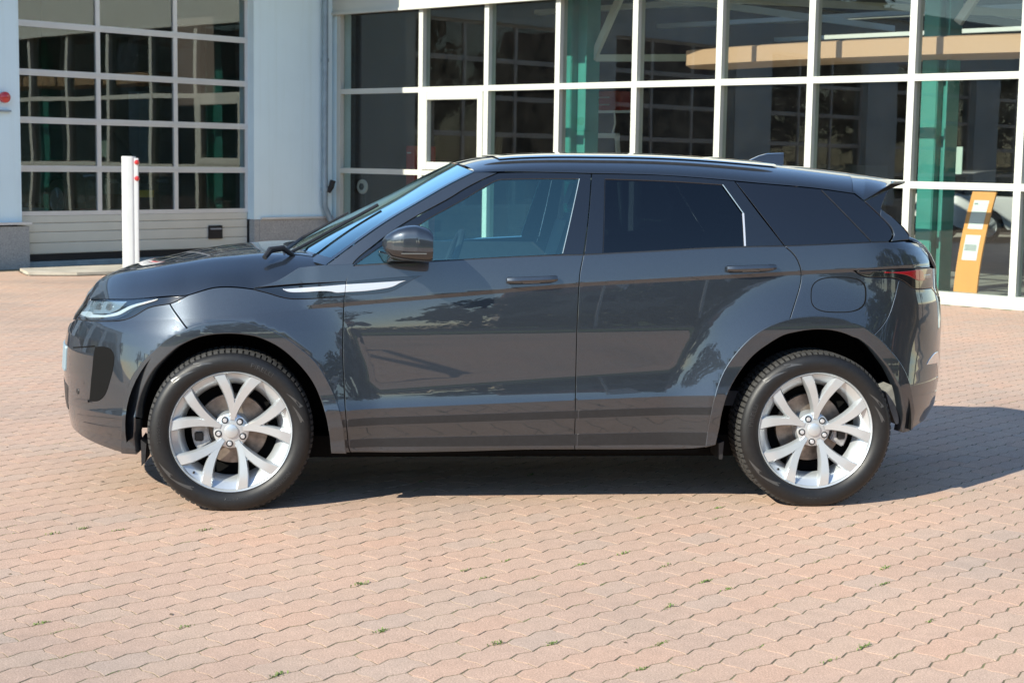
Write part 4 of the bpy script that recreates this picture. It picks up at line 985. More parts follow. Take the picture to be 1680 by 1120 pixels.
GLASS = {'frame1': [[(0.5345,1.1005),(0.5667,1.1353),(0.6421,1.1947),(0.706,1.2441),(0.8053,1.3082),(0.9853,1.407),(1.0393,1.4408),(1.1276,1.4877),(1.2075,1.5236)],[(1.2075,1.5236),(1.3833,1.5293),(1.6393,1.5264)],[(1.6393,1.5264),(1.6142,1.3296),(1.5858,1.1602)],[(1.5858,1.1602),(1.4922,1.1579),(1.1965,1.1426),(0.9777,1.1282),(0.6944,1.1113),(0.5345,1.1005)]],'win1': [[(0.5506,1.1066),(0.6234,1.1581),(0.6962,1.2061),(0.8265,1.2764),(0.8723,1.3069),(1.0381,1.3976),(1.155,1.4673),(1.1894,1.4858),(1.2179,1.494)],[(1.2179,1.494),(1.3818,1.4992),(1.5817,1.5018)],[(1.5817,1.5018),(1.4896,1.1638)],[(1.4896,1.1638),(1.2021,1.1467),(0.9242,1.1276),(0.7054,1.1151),(0.5506,1.1066)]],'frame2': [[(1.5886,1.1602),(1.617,1.3297),(1.6422,1.5265)],[(1.6422,1.5265),(1.9473,1.5248),(2.1248,1.5162),(2.3107,1.5035)],[(2.3107,1.5035),(2.4141,1.3553),(2.5258,1.2085)],[(2.5258,1.2085),(2.3407,1.2033),(2.1487,1.1953),(1.8697,1.1768),(1.5886,1.1602)]],'win2': [[(1.701,1.5022),(1.9795,1.4973),(2.2532,1.4844)],[(2.2532,1.4844),(2.3398,1.355)],[(2.3398,1.355),(2.3388,1.2063)],[(2.3388,1.2063),(1.9891,1.1876),(1.6763,1.1693)],[(1.6763,1.1693),(1.701,1.5022)]],'quarter_glass': [[(2.3149,1.5016),(2.412,1.4948),(2.7148,1.4725),(2.895,1.4512)],[(2.895,1.4512),(2.9404,1.4176),(3.0144,1.3513),(3.0486,1.318),(3.0685,1.2897),(3.0743,1.2643),(3.0644,1.2417),(3.0495,1.229)],[(3.0495,1.229),(2.9707,1.2271),(2.6929,1.2153),(2.5281,1.2086)],[(2.5281,1.2086),(2.3149,1.5016)]],'qline': [[(2.7295,1.4653),(2.9585,1.2324)]],'pillar': [[(0.4159,1.0988),(0.5344,1.1879),(0.6967,1.3014),(0.861,1.3998),(0.9869,1.4718),(1.097,1.5275)],[(1.097,1.5275),(1.1572,1.5275),(1.2051,1.5249)],[(1.2048,1.5252),(1.1249,1.4893),(1.0365,1.4424),(0.9826,1.4086),(0.8026,1.3098),(0.7033,1.2457),(0.6393,1.1963),(0.564,1.1369),(0.5318,1.102)],[(0.5345,1.1005),(0.4159,1.0988)]],'roofB': [[(1.097,1.5283),(1.1348,1.5294),(1.3777,1.5314),(1.6361,1.5292),(1.9474,1.526),(2.3017,1.5056),(2.4122,1.4968),(2.715,1.4745),(2.8952,1.4532)]],'spoilB': [[(2.8129,1.5299),(2.8874,1.4608),(2.9407,1.4205)],[(2.9407,1.4205),(3.0163,1.4597),(3.0954,1.5008)]],'winglet': [[(2.9414,1.4179),(3.0145,1.4455),(3.0757,1.4703)],[(3.0757,1.4703),(3.0287,1.3859),(3.021,1.3462)],[(3.021,1.3462),(2.9414,1.4179)]],'liftside': [[(3.0261,1.3859),(3.0303,1.3774),(3.0981,1.3283),(3.1629,1.2526),(3.1618,1.2387)],[(3.1618,1.2387),(3.0634,1.2296)],[(3.0634,1.2296),(3.0819,1.2586),(3.072,1.2926),(3.0167,1.3513)],[(3.0167,1.3513),(3.0261,1.3859)]],'E': [[(0.4159,1.0988),(0.5344,1.1879),(0.6967,1.3014),(0.861,1.3998),(0.9869,1.4718),(1.097,1.5275)]]}

NB = 'car'
CB = Vector((1.34, YC, 0))
car = empty('parked_suv', CB, 0, 'dark metallic grey five-door car with silver multi-spoke wheels parked side-on in the yard', 'car')
def inside(poly, P):
    x, y = P[:, 0], P[:, 1]; c = np.zeros(len(P), bool)
    px, py = poly[:, 0], poly[:, 1]; qx, qy = np.roll(px, -1), np.roll(py, -1)
    for a, b, e, f in zip(px, py, qx, qy):
        m = (b > y) != (f > y)
        if b != f: c ^= m & (x < (e-a)*(y-b)/(f-b)+a)
    return c
def close_loop(segs, step, dom_scale=1.):
    pts = []
    for s in segs:
        c = resample(catmull(s, 6), step); pts += [tuple(v) for v in c[:-1]]
        last = tuple(c[-1])
    if math.dist(last, pts[0]) > 1e-4: pts.append(last)
    P = np.array(pts)
    keep = [0]
    for i in range(1, len(P)):
        if math.dist(P[i], P[keep[-1]]) > step*.12: keep.append(i)
    P = P[keep]
    if math.dist(P[0], P[-1]) < step*.12: P = P[:-1]
    a = .5*np.sum(P[:, 0]*np.roll(P[:, 1], -1)-np.roll(P[:, 0], -1)*P[:, 1])
    return P if a > 0 else P[::-1]            # counter-clockwise
def offset_in(P, d):
    a = np.roll(P, 1, 0); b = np.roll(P, -1, 0)
    t1 = P-a; t1 /= np.maximum(np.linalg.norm(t1, axis=1, keepdims=True), 1e-9)
    t2 = b-P; t2 /= np.maximum(np.linalg.norm(t2, axis=1, keepdims=True), 1e-9)
    n1 = np.stack([-t1[:, 1], t1[:, 0]], -1); n2 = np.stack([-t2[:, 1], t2[:, 0]], -1)
    n = n1+n2; l = np.linalg.norm(n, axis=1, keepdims=True); n /= np.maximum(l, 1e-6)
    k = 1/np.maximum(.5, (n*n1).sum(1, keepdims=True))
    return P+n*d*k, -n
def mirror_mesh(V, F, Nn):
    V2 = V.copy(); V2[:, 1] = 2*YC-V2[:, 1]; N2 = Nn.copy(); N2[:, 1] *= -1
    return V2, [tuple(f[::-1]) for f in F], N2
def raw(name, V, F, Nn, m, parent, origin=None, smooth=True):
    V = V-np.array(origin if origin is not None else CB)
    me = bpy.data.meshes.new(name); me.from_pydata(V.tolist(), [], F)
    me.update()
    if smooth and Nn is not None:
        me.polygons.foreach_set('use_smooth', [True]*len(me.polygons))
        me.normals_split_custom_set_from_vertices(Nn.tolist())
    return add(name, me, m, parent)
def panel(name, segs, fn, m, parent=None, holes=(), step=.022, off=0., inset=.0018, depth=.014, roll=.0020, side_dom=True, both=True, creases=True, hole_depth=None):
    """a sheet panel cut out of a smooth surface, with rolled edges; returns the near one and the far one"""
    loops = [close_loop(segs, step*.62)]+[close_loop(h, step*.62)[::-1] for h in holes]
    V2, E, ring = [], [], []
    for Lp in loops:
        A0, _ = offset_in(Lp, inset+roll); A1, lat = offset_in(Lp, inset)
        ring.append((len(V2), len(A0), A1, lat)); b = len(V2); V2 += [tuple(v) for v in A0]
        E += [(b+i, b+(i+1) % len(A0)) for i in range(len(A0))]
    allp = np.array(V2); lo, hi = allp.min(0), allp.max(0)
    qs = np.arange(lo[0]+step/2, hi[0], step); zs = np.arange(lo[1]+step/2, hi[1], step*.8)
    G = np.stack(np.meshgrid(qs, zs, indexing='ij'), -1).reshape(-1, 2)
    if creases and side_dom:
        q = qs; xx = side_point(q, q*0+.6)[:, 0]
        fz = feature_z(xx)
        for k, w in ((1, .0004), (2, .0004), (3, .0004), (4, .0006), (7, .0009), (8, .0009)):
            for d in (-w, w): G = np.concatenate([G, np.stack([q, fz[k]+d], -1)])
    inn = inside(allp[ring[0][0]:ring[0][0]+ring[0][1]], G)
    for r in ring[1:]: inn &= ~inside(allp[r[0]:r[0]+r[1]], G)
    G = G[inn]
    if len(G):
        d = np.min(np.hypot(G[:, None, 0]-allp[None, :, 0], G[:, None, 1]-allp[None, :, 1]), axis=1)
        G = G[d > step*.30]
    allv = [Vector(v) for v in V2]+[Vector(v) for v in G]
    vo, _, fo, *_ = geometry.delaunay_2d_cdt(allv, E, [], 0, 1e-7)
    P = np.array([tuple(v) for v in vo]); F = np.array([tuple(f) for f in fo if len(f) == 3])
    cen = P[F].mean(1); ok = inside(allp[ring[0][0]:ring[0][0]+ring[0][1]], cen)
    for r in ring[1:]: ok &= ~inside(allp[r[0]:r[0]+r[1]], cen)
    F = F[ok]
    S3 = fn(P[:, 0], P[:, 1]); Nn = numeric_normals(fn, P[:, 0], P[:, 1]); Nn = np.where(Nn[:, 1:2] > 0.35, -Nn, Nn)
    S3 = S3+Nn*off
    V = [S3]; NN_ = [Nn]; F = [tuple(int(i) for i in f) for f in F]; base = len(S3)
    for (b, k, A1, lat) in ring:
        # ring vertices of the outline inside the triangulation (same order as the input)
        idx = []
        for i in range(k):
            dd_ = np.hypot(P[:, 0]-V2[b+i][0], P[:, 1]-V2[b+i][1]); idx.append(int(dd_.argmin()))
        s1 = fn(A1[:, 0], A1[:, 1]); n1 = numeric_normals(fn, A1[:, 0], A1[:, 1]); n1 = np.where(n1[:, 1:2] > .35, -n1, n1)
        e = 1e-3; tv = fn(A1[:, 0]+lat[:, 0]*e, A1[:, 1]+lat[:, 1]*e)-s1; tv /= np.maximum(np.linalg.norm(tv, axis=1, keepdims=True), 1e-9)
        r1 = s1+n1*(off-roll*.8); r2 = s1+n1*(off-depth)
        nb = n1+tv*1.1; nb /= np.linalg.norm(nb, axis=1, keepdims=True)
        V += [r1, r2]; NN_ += [nb, tv]
        for i in range(k):
            j = (i+1) % k
            a0, a1 = idx[i], idx[j]; b0, b1 = base+i, base+j; c0, c1 = base+k+i, base+k+j
            F += [(a0, b0, b1, a1), (b0, c0, c1, b1)]
        base += 2*k
    V = np.concatenate(V); NN_ = np.concatenate(NN_)
    # make every face agree with its vertex normals
    F2 = []
    for f in F:
        if len(set(f)) < 3: continue
        a, b_, c_ = V[f[0]], V[f[1]], V[f[2]]
        n = np.cross(b_-a, c_-a)
        if len(f) == 4: n = n+np.cross(c_-a, V[f[3]]-a)
        F2.append(f if n @ NN_[list(f)].sum(0) >= 0 else f[::-1])
    par = parent if isinstance(parent, (tuple, list)) else (parent or car,)*2
    near = raw(name, V, F2, NN_, m, par[0])
    far = None
    if both:
        Vm, Fm, Nm = mirror_mesh(V, F2, NN_); far = raw(name, Vm, Fm, Nm, m, par[1])
    return near, far
SP, GP = side_point, glass_point
paint = M['paint']
S_, G_ = SIDE, GLASS
bump_ = panel('front_bumper', S_['bumper'], SP, paint)
fend = panel('front_wing', S_['fender'], SP, paint)
d1 = panel('front_door', S_['door1'], SP, paint)
d2 = panel('rear_door', S_['door2'], SP, paint)
qt = panel('rear_quarter', S_['quarter'], SP, paint)
rb = panel('rear_bumper', S_['rbumper'], SP, paint)
tg = panel('tailgate', S_['tailgate'], SP, paint, creases=False)
TRIM[0] = .14
panel('wheel_arch_trim', S_['archtrimF'], SP, paint, off=.004, inset=0, depth=.06, roll=.004, creases=False, step=.016)
panel('wheel_arch_trim', S_['archtrimR'], SP, paint, off=.004, inset=0, depth=.06, roll=.004, creases=False, step=.016)
TRIM[0] = 0.
hl = panel('headlight', S_['lamp'], SP, M['gloss_black'], off=-.002)
tl = panel('tail_light', S_['tail'], SP, M['gloss_black'], off=.001, creases=False)
panel('lens', S_['tailred'], SP, M['red_lens'], tl, off=.004, depth=.01, creases=False, step=.012)
panel('lens', S_['tailclear'], SP, M['clear_lens'], tl, off=.004, depth=.01, creases=False, step=.012)
gr_ = panel('grille', S_['grille'], SP, M['gloss_black'], off=-.004, creases=False)
ff = panel('fuel_flap', S_['fuel'], SP, paint, off=.0006, inset=.0012, roll=.0016, creases=True)
vb = panel('vent_trim', S_['ventF'], SP, M['gloss_black'], fend, off=.0025, creases=False, inset=.0006, roll=.001)
vd = panel('vent_trim', S_['ventD'], SP, M['gloss_black'], d1, off=.0025, creases=False, inset=.0006, roll=.001)
panel('vent_blade', S_['silverF'], SP, M['satin_silver'], car, off=.006, creases=False, inset=0, roll=.001, step=.012)
panel('vent_blade', S_['silverD'], SP, M['satin_silver'], car, off=.006, creases=False, inset=0, roll=.001, step=.012)
panel('air_intake', S_['fvent'], SP, M['dark'], bump_, off=.0025, creases=False, inset=0, step=.014)
panel('reflector', S_['reflector'], SP, M['chrome'], rb, off=.003, creases=False, inset=0, step=.012)
# dark groove rings: fuel flap gap
def ribbon(name, pts, fn, w, m, parent, off=.001, both=True, k=6, taper=False):
    c = resample(catmull(pts, k), .01); t = np.gradient(c, axis=0); t /= np.linalg.norm(t, axis=1, keepdims=True)
    nn = np.stack([-t[:, 1], t[:, 0]], -1); ww = np.full(len(c), w/2)
    if taper: ww = ww*np.minimum(1, np.minimum(np.arange(len(c)), np.arange(len(c))[::-1])/4+.1)
    a = c+nn*ww[:, None]; b = c-nn*ww[:, None]; n = len(c)
    rows = []; nr = []
    for q, o in ((a, off-.004), (a, off), (b, off), (b, off-.004)):
        s = fn(q[:, 0], q[:, 1]); nm = numeric_normals(fn, q[:, 0], q[:, 1]); rows.append(s+nm*o); nr.append(nm)
    V = np.concatenate(rows); Nn = np.concatenate(nr); F = []
    for r in range(3):
        for i in range(n-1):
            f = (r*n+i, r*n+i+1, (r+1)*n+i+1, (r+1)*n+i)
            q = np.cross(V[f[1]]-V[f[0]], V[f[2]]-V[f[0]]); F.append(f if q @ Nn[f[0]] > 0 else f[::-1])
    par = parent if isinstance(parent, (tuple, list)) else (parent,)*2
    raw(name, V, F, Nn, m, par[0])
    if both: raw(name, *mirror_mesh(V, F, Nn)[:3], m, par[1])
ribbon('intake_ledge', [tuple(v) for v in S_['fventbody'][2]], SP, .012, paint, bump_, .007, k=3)
ribbon('intake_shade_line', [tuple(v) for v in S_['fventbody'][0]], SP, .006, M['dark'], bump_, .0015, k=3)  # dark ribbon painted as the shadow line along the top of the recess
fl = S_['fuel'][0]
ribbon('gap_line', list(fl)+[fl[0]], SP, .0042, M['dark'], ff, .0008)
for seg in S_['crease'][:2]: ribbon('crease_line', seg, SP, .003, M['satin_silver'] if 0 else paint, bump_, .003, taper=True)
for seg in S_['crease'][3:]: ribbon('crease_line', seg, SP, .003, paint, rb, .003, taper=True)
# dark satin strips along the sills: two bands between the feature lines
def zline(k, x): return float(feature_z(np.array(x))[k])
for par, xa, xb in ((fend, .452, .512), (d1, .518, 1.566), (d2, 1.571, 2.205)):
    for lo, hi, e in ((2, 3, 0), (0, 1, 1)):
        if par is fend: xa_ = .445 if hi == 3 else .458
        elif par is d2 and lo == 0: xa_ = xa
        else: xa_ = xa
        xb_ = xb+(.010 if par is fend and lo == 0 else 0)-(.015 if par is d2 and lo == 0 else 0)
        xa2 = xa_+(.010 if par is d1 and lo == 0 else 0)
        zz0 = (lambda x: zline(lo, x)+(.016 if e else .001)); zz1 = (lambda x: zline(hi, x)-.001)
        n_ = max(2, int((xb_-xa2)/.25))
        X_ = np.linspace(xa2, xb_, n_+1)
        panel('sill_strip', [[(x, zz0(x)) for x in X_], [(xb_, zz0(xb_)), (xb_, zz1(xb_))], [(x, zz1(x)) for x in X_[::-1]], [(xa2, zz1(xa2)), (xa2, zz0(xa2))]], SP, M['sill'], par, off=.0012, inset=0, roll=.0007, depth=.003, creases=False, step=.02)
# head lamp internals
def poly_panel(name, pts, fn, m, parent, off, **k): return panel(name, [list(a) for a in pts], fn, m, parent, off=off, creases=False, inset=0, roll=.0008, depth=.006, step=.012, **k)
lp = S_['lamp']
def lam(u, v):
    """point inside the head lamp: u along from nose to tail, v from lower to upper edge"""
    lo = np.array(lp[0][::-1]); hi = np.array(lp[2])
    def ev(P, u):
        q = lo[0, 0]+(lo[-1, 0]-lo[0, 0])*u
        return np.interp(q, P[:, 0], P[:, 1]), q
    z0, q = ev(lo, u); z1, _ = ev(hi, u)
    return (float(q), float(z0+(z1-z0)*v))
poly_panel('reflector_bowl', [[lam(.03, .45), lam(.10, .86), lam(.18, .90)], [lam(.18, .90), lam(.38, .90), lam(.55, .90)], [lam(.55, .90), lam(.50, .55), lam(.42, .36)], [lam(.42, .36), lam(.20, .36), lam(.03, .45)]], SP, M['lamp_body'], hl, .002)
poly_panel('light_guide', [[lam(.02, .22), lam(.02, .38)], [lam(.02, .38), lam(.20, .40), lam(.23, .30)], [lam(.23, .30), lam(.40, .28), lam(.50, .40), lam(.60, .66), lam(.80, .80)], [lam(.80, .80), lam(.80, .74), lam(.62, .52), lam(.52, .26), lam(.40, .17)], [lam(.40, .17), lam(.20, .15), lam(.02, .22)]], SP, M['lamp_white'], hl, .004)
0 and poly_panel('light_slot', [[lam(.04, .26), lam(.04, .34)], [lam(.04, .34), lam(.18, .35)], [lam(.18, .35), lam(.18, .27)], [lam(.18, .27), lam(.04, .26)]], SP, M['gloss_black'], hl, .0055)
for u in (.27, .40):
    q, z = lam(u, .66); c = [(q+.022*math.cos(a)*1.1, z+.017*math.sin(a)) for a in np.linspace(0, 2*math.pi, 15)[:-1]]
    poly_panel('projector', [c+[c[0]]], SP, M['clear_lens'], hl, .006)
panel('lens_cover', [[lam(.015, .10), lam(.02, .5), lam(.06, .94)], [lam(.06, .94), lam(.4, .96), lam(.80, .92)], [lam(.80, .92), lam(.70, .60), lam(.55, .12), lam(.40, .06)], [lam(.40, .06), lam(.2, .06), lam(.015, .10)]], SP, M['lens_glass'], hl, off=.009, creases=False, inset=0, roll=.001, depth=.002)
# parking sensor
q, z = S_['sensor'][0]; c = [(q+.013*math.cos(a), z+.013*math.sin(a)) for a in np.linspace(0, 2*math.pi, 15)[:-1]]
panel('parking_sensor', [c+[c[0]]], SP, M['satin_black'], bump_, off=.003, creases=False, inset=0, depth=.006, roll=.001, step=.008)
# ---- glasshouse
gf1 = panel('door_frame', G_['frame1'], GP, M['gloss_black'], d1, holes=[G_['win1']], side_dom=False, step=.03, depth=.02, inset=.001)
gf2 = panel('door_frame', G_['frame2'], GP, M['gloss_black'], d2, holes=[G_['win2']], side_dom=False, step=.03, depth=.02, inset=.001)
panel('window_glass', G_['win1'], GP, M['car_glass'], d1, side_dom=False, step=.03, off=-.006, inset=-.002, depth=.001)
panel('window_glass', G_['win2'], GP, M['privacy_glass'], d2, side_dom=False, step=.03, off=-.006, inset=-.002, depth=.001)
qg = panel('quarter_window', G_['quarter_glass'], GP, M['roof_glass'], side_dom=False, step=.03, off=-.0015, depth=.006, inset=.001)
ribbon('glass_seam', G_['qline'][0], GP, .006, M['satin_black'], qg, .0002, k=3)
panel('windscreen_pillar', G_['pillar'], GP, paint, side_dom=False, step=.03, off=-.001)
panel('spoiler_fin', G_['winglet'], GP, M['gloss_black'], side_dom=False, step=.02)
# bright window surrounds
w2 = G_['win2']; w1 = G_['win1']
ribbon('window_strip', w2[1], GP, .004, M['zinc'], gf2, .002, k=2)
ribbon('window_strip', w2[2], GP, .008, M['satin_silver'], gf2, .002, k=2)
ribbon('window_strip', w1[2], GP, .0035, M['zinc'], gf1, .002, k=2)
ribbon('window_strip', w2[4], GP, .0025, M['sill'], gf2, .002, k=2)
b1 = [(x, z-.006) for x, z in G_['frame1'][3]]; b2 = [(x, z-.006) for x, z in G_['frame2'][3]]; b3 = [(x, z-.004) for x, z in G_['quarter_glass'][2]]
ribbon('waist_seal', b1, GP, .012, M['satin_black'], gf1, .004)
ribbon('waist_seal', b2, GP, .012, M['satin_black'], gf2, .004)
ribbon('waist_seal', b3, GP, .008, M['satin_black'], qg, .003)
# ---- lofted skins (near half mirrored into one mesh)
def loft(name, fn, ns, nt, m, parent=None, t0=0., t1=1., s0=0., s1=1., both=True, eps=1e-3, closed_mirror=True, up=True, tpow=1.):
    s = np.linspace(s0, s1, ns); t = t0+(t1-t0)*np.linspace(0, 1, nt)**tpow
    SS, TT = np.meshgrid(s, t, indexing='ij'); P = fn(SS, TT)
    ds = fn(np.clip(SS+eps, s0, s1), TT)-fn(np.clip(SS-eps, s0, s1), TT); dt = fn(SS, np.clip(TT+eps, t0, t1))-fn(SS, np.clip(TT-eps, t0, t1))
    n = np.cross(ds, dt); n /= np.maximum(np.linalg.norm(n, axis=-1, keepdims=True), 1e-12)
    sg = np.sign(n[..., 2].sum()) if up else -np.sign(n[..., 2].sum())
    if sg < 0: n = -n
    if abs(t1-1.) < 1e-9: n[:, -1, 1] = 0; n[:, -1] /= np.linalg.norm(n[:, -1], axis=-1, keepdims=True)
    V = P.reshape(-1, 3); Nn = n.reshape(-1, 3); F = []
    for i in range(ns-1):
        for j in range(nt-1):
            a = i*nt+j; f = (a, a+nt, a+nt+1, a+1)
            q = np.cross(V[f[1]]-V[f[0]], V[f[2]]-V[f[0]])+np.cross(V[f[2]]-V[f[0]], V[f[3]]-V[f[0]])
            F.append(f if q @ Nn[a]+q @ Nn[a+nt+1] > 0 else f[::-1])
    if both:
        V2, F2, N2 = mirror_mesh(V, F, Nn); k = len(V)
        V = np.concatenate([V, V2]); F = F+[tuple(i+k for i in f) for f in F2]; Nn = np.concatenate([Nn, N2])
    return raw(name, V, F, Nn, m, parent or car)
def curve3(pts):
    """smooth curve through 3-D points, parameter 0..1 by length"""
    P = np.array(pts, float); d = np.linalg.norm(np.diff(P, axis=0), axis=1); s = np.concatenate([[0], np.cumsum(d)]); s /= s[-1]
    n = len(P)
    # monotone-ish cubic Hermite through the points
    m = np.zeros_like(P)
    for i in range(n):
        if i == 0: m[i] = (P[1]-P[0])/(s[1]-s[0])
        elif i == n-1: m[i] = (P[-1]-P[-2])/(s[-1]-s[-2])
        else:
            h0, h1 = s[i]-s[i-1], s[i+1]-s[i]; m[i] = ((P[i]-P[i-1])/h0*h1+(P[i+1]-P[i])/h1*h0)/(h0+h1)
    def f(u):
        u = np.clip(np.asarray(u, float), 0, 1); i = np.clip(np.searchsorted(s, u, side='right')-1, 0, n-2)
        h = (s[i+1]-s[i]); x = (u-s[i])/h; x = x[..., None]; h = h[..., None]
        return (2*x**3-3*x**2+1)*P[i]+(x**3-2*x**2+x)*h*m[i]+(-2*x**3+3*x**2)*P[i+1]+(x**3-x**2)*h*m[i+1]
    return f
# bonnet: side edge (from the wing's edge), centre line, steep shoulder then flat top
he = [(-.6084-.0, .9181)]
M_q = [S_['lamp'][2][0], S_['lamp'][2][1], S_['lamp'][2][2], S_['lamp'][2][3]]+list(S_['fender'][5][::-1])[0:0]
hood_side_q = [S_['lamp'][2][0], S_['lamp'][2][1], S_['lamp'][2][2], S_['lamp'][2][3], S_['lamp'][2][4]]+[tuple(v) for v in S_['fender'][5][::-1]][1:]
hood_side_q += [((S_['fender'][5][0][0] if 0 else .2), 1.011), (.36, 1.021), (.497, 1.033)]
hs_q = sorted(set(hood_side_q))
HS = curve3([SP(q, z+.003)+np.array([0, .002, 0]) for q, z in hs_q])
HC = curve3([(-.700, YC, .944), (-.690, YC, .966), (-.626, YC, 1.003), (-.528, YC, 1.037), (-.404, YC, 1.063), (-.287, YC, 1.092), (-.114, YC, 1.125), (.03, YC, 1.143), (.20, YC, 1.150)])
xq = np.array(G_['E'][0][0]); EB = glass_point(xq[0], xq[1])                    # foot of the windscreen at the side
def hood(s, t):
    a = HS(s); c = HC(s)
    b = 1-(1-t)**6.0; k = .62*t**2.2+.38*t**.9
    y = a[..., 1]+(c[..., 1]-a[..., 1])*t
    # rear edge sweeps back towards the sides
    x = a[..., 0]+(c[..., 0]-a[..., 0])*np.where(s > .0, (1-(1-t)**1.8), t)
    z = a[..., 2]+(c[..., 2]-a[..., 2])*(b*.93+.07*np.sin(t*np.pi/2))
    # raised shoulder line of the power bulge
    z = z+.010*np.exp(-((t-.30)/.10)**2)*np.sin(np.clip(s, 0, 1)*np.pi)**.5
    return np.stack([x, y, z], -1)
loft('bonnet', hood, 70, 60, paint, tpow=1.7)
# scuttle and the wing-top triangle between bonnet, pillar and door
cw = panel('wing_top', [[(.508, 1.030), (.520, 1.060), (.545, 1.108)], [(.545, 1.108), (.48, 1.106), (.40, 1.102), (.30, 1.09)], [(.30, 1.09), (.2, 1.03), (.1, 1.0)], [(.1, 1.0), (.3, 1.018), (.508, 1.030)]], SP, paint, creases=False, both=True, inset=0)
# windscreen
EC = curve3([glass_point(x, z)+np.array([0, .002, 0]) for x, z in G_['E'][0]])
WC = curve3([(.205, YC, 1.125), (.422, YC, 1.243), (.720, YC, 1.397), (.898, YC, 1.495), (1.030, YC, 1.562)])
def shield(s, t):
    a, c = EC(s), WC(s); b = 1-(1-t)**2.0
    y = a[..., 1]+(c[..., 1]-a[..., 1])*t
    return np.stack([a[..., 0]+(c[..., 0]-a[..., 0])*b, y, a[..., 2]+(c[..., 2]-a[..., 2])*b], -1)
ws = loft('windscreen', shield, 40, 40, M['shield_glass'])
def scuttle(s, t):
    p = shield(np.zeros_like(t), t); q = hood(np.ones_like(t), np.clip(t, 0, 1))
    return q*(1-s[..., None])+p*s[..., None]+np.array([0, 0, -.012])*np.sin(s*np.pi)[..., None]
loft('scuttle', scuttle, 6, 50, M['satin_black'])
# black band round the glass
def band(s, t): p = shield(s, t); return p+np.array([-.001, 0, .002])
loft('glass_border', band, 30, 6, M['gloss_black'], ws, t0=0, t1=.035)['kind'] = 'stuff'
loft('glass_border', band, 6, 40, M['gloss_black'], ws, s0=0, s1=.06)
# roof
RB = curve3([glass_point(x, z) for x, z in G_['roofB'][0]])
RC = curve3([(1.030, YC, 1.563), (1.153, YC, 1.591), (1.274, YC, 1.606), (1.425, YC, 1.616), (1.713, YC, 1.622), (2.143, YC, 1.618), (2.601, YC, 1.590), (3.0, YC, 1.552)])
def roof(s, t):
    a, c = RB(s), RC(s); b = (1-(1-t)**3.4)**.74; 
    y = a[..., 1]+(c[..., 1]-a[..., 1])*t
    k = 1-(1-t)**2
    return np.stack([a[..., 0]+(c[..., 0]-a[..., 0])*k, y, a[..., 2]+(c[..., 2]-a[..., 2])*b], -1)
rf_ = loft('roof', roof, 80, 50, paint, tpow=2.2)
def rg_(s, t): return roof(s, t)+np.array([0, 0, .005])
loft('roof_glass', rg_, 60, 24, M['roof_glass'], rf_, t0=.30, t1=1., s0=.09, s1=.80)
def rail(name, t, s0, s1, hgt, w, m):
    s = np.linspace(s0, s1, 60); P = roof(s, np.full_like(s, t)); e = np.minimum(1, np.minimum((s-s0), (s1-s))/.05)
    for sd in (0, 1):
        mb = MB(); Q = P.copy(); Q[:, 2] += hgt*e**.6
        if sd: Q[:, 1] = 2*YC-Q[:, 1]
        pts = [tuple(q-np.array(CB)) for q in Q]; n = len(pts)
        for x, y, z in pts: mb.v += [(x, y-w, z-.028), (x, y-w, z-.003), (x, y-w*.5, z), (x, y+w*.5, z), (x, y+w, z-.004), (x, y+w, z-.028)]
        for i in range(n-1):
            for j in range(5): mb.f.append((i*6+j, i*6+j+1, (i+1)*6+j+1, (i+1)*6+j))
        mb.obj(name, m, rf_, smooth=True)
rail('roof_rail', .17, .04, .78, .007, .010, M['satin_black'])
# spoiler
def lin3(pts):
    P = np.array(pts, float); d = np.linalg.norm(np.diff(P, axis=0), axis=1); s = np.concatenate([[0], np.cumsum(d)]); s /= s[-1]
    return lambda u: np.stack([np.interp(u, s, P[:, k]) for k in range(3)], -1)
SB = lin3([glass_point(x, z) for x, z in [G_['spoilB'][0][1]]+G_['spoilB'][1]])
SC0, SC1 = roof(np.array(1.), np.array(1.)), np.array([3.335, YC, 1.512])
def spoil(s, t):
    a0 = RB(np.ones_like(s)); 
    a = SB(s); cc = np.array([2.99, YC, 1.5525])+(SC1-np.array([2.99, YC, 1.5525]))*s[..., None]
    b = (1-(1-t)**3.4)**.74; y = a[..., 1]+(cc[..., 1]-a[..., 1])*t; k = 1-(1-t)**2
    tipz = a[..., 2]+(cc[..., 2]-a[..., 2])*b
    return np.stack([a[..., 0]+(cc[..., 0]-a[..., 0])*k, y, tipz], -1)
sp_ = loft('spoiler', spoil, 30, 40, paint, tpow=2.0)
def spoil_side(s, t):
    a = SB(s); k = np.clip(t, 0, 1); p = spoil(np.ones_like(s), k*0+t)
    q = spoil(s, t); return np.stack([q[..., 0], q[..., 1], np.minimum(q[..., 2], a[..., 2])-.002+0*t], -1)
loft('underside', spoil_side, 20, 20, M['dark'], sp_, up=False)
def spoil_edge(s, t):
    e = spoil(np.ones_like(t), t); d = e.copy(); d[..., 2] = SB(np.ones_like(t))[..., 2]-.002
    return e*(1-s[..., None])+d*s[..., None]
loft('brake_light', spoil_edge, 3, 30, M['satin_black'], sp_)
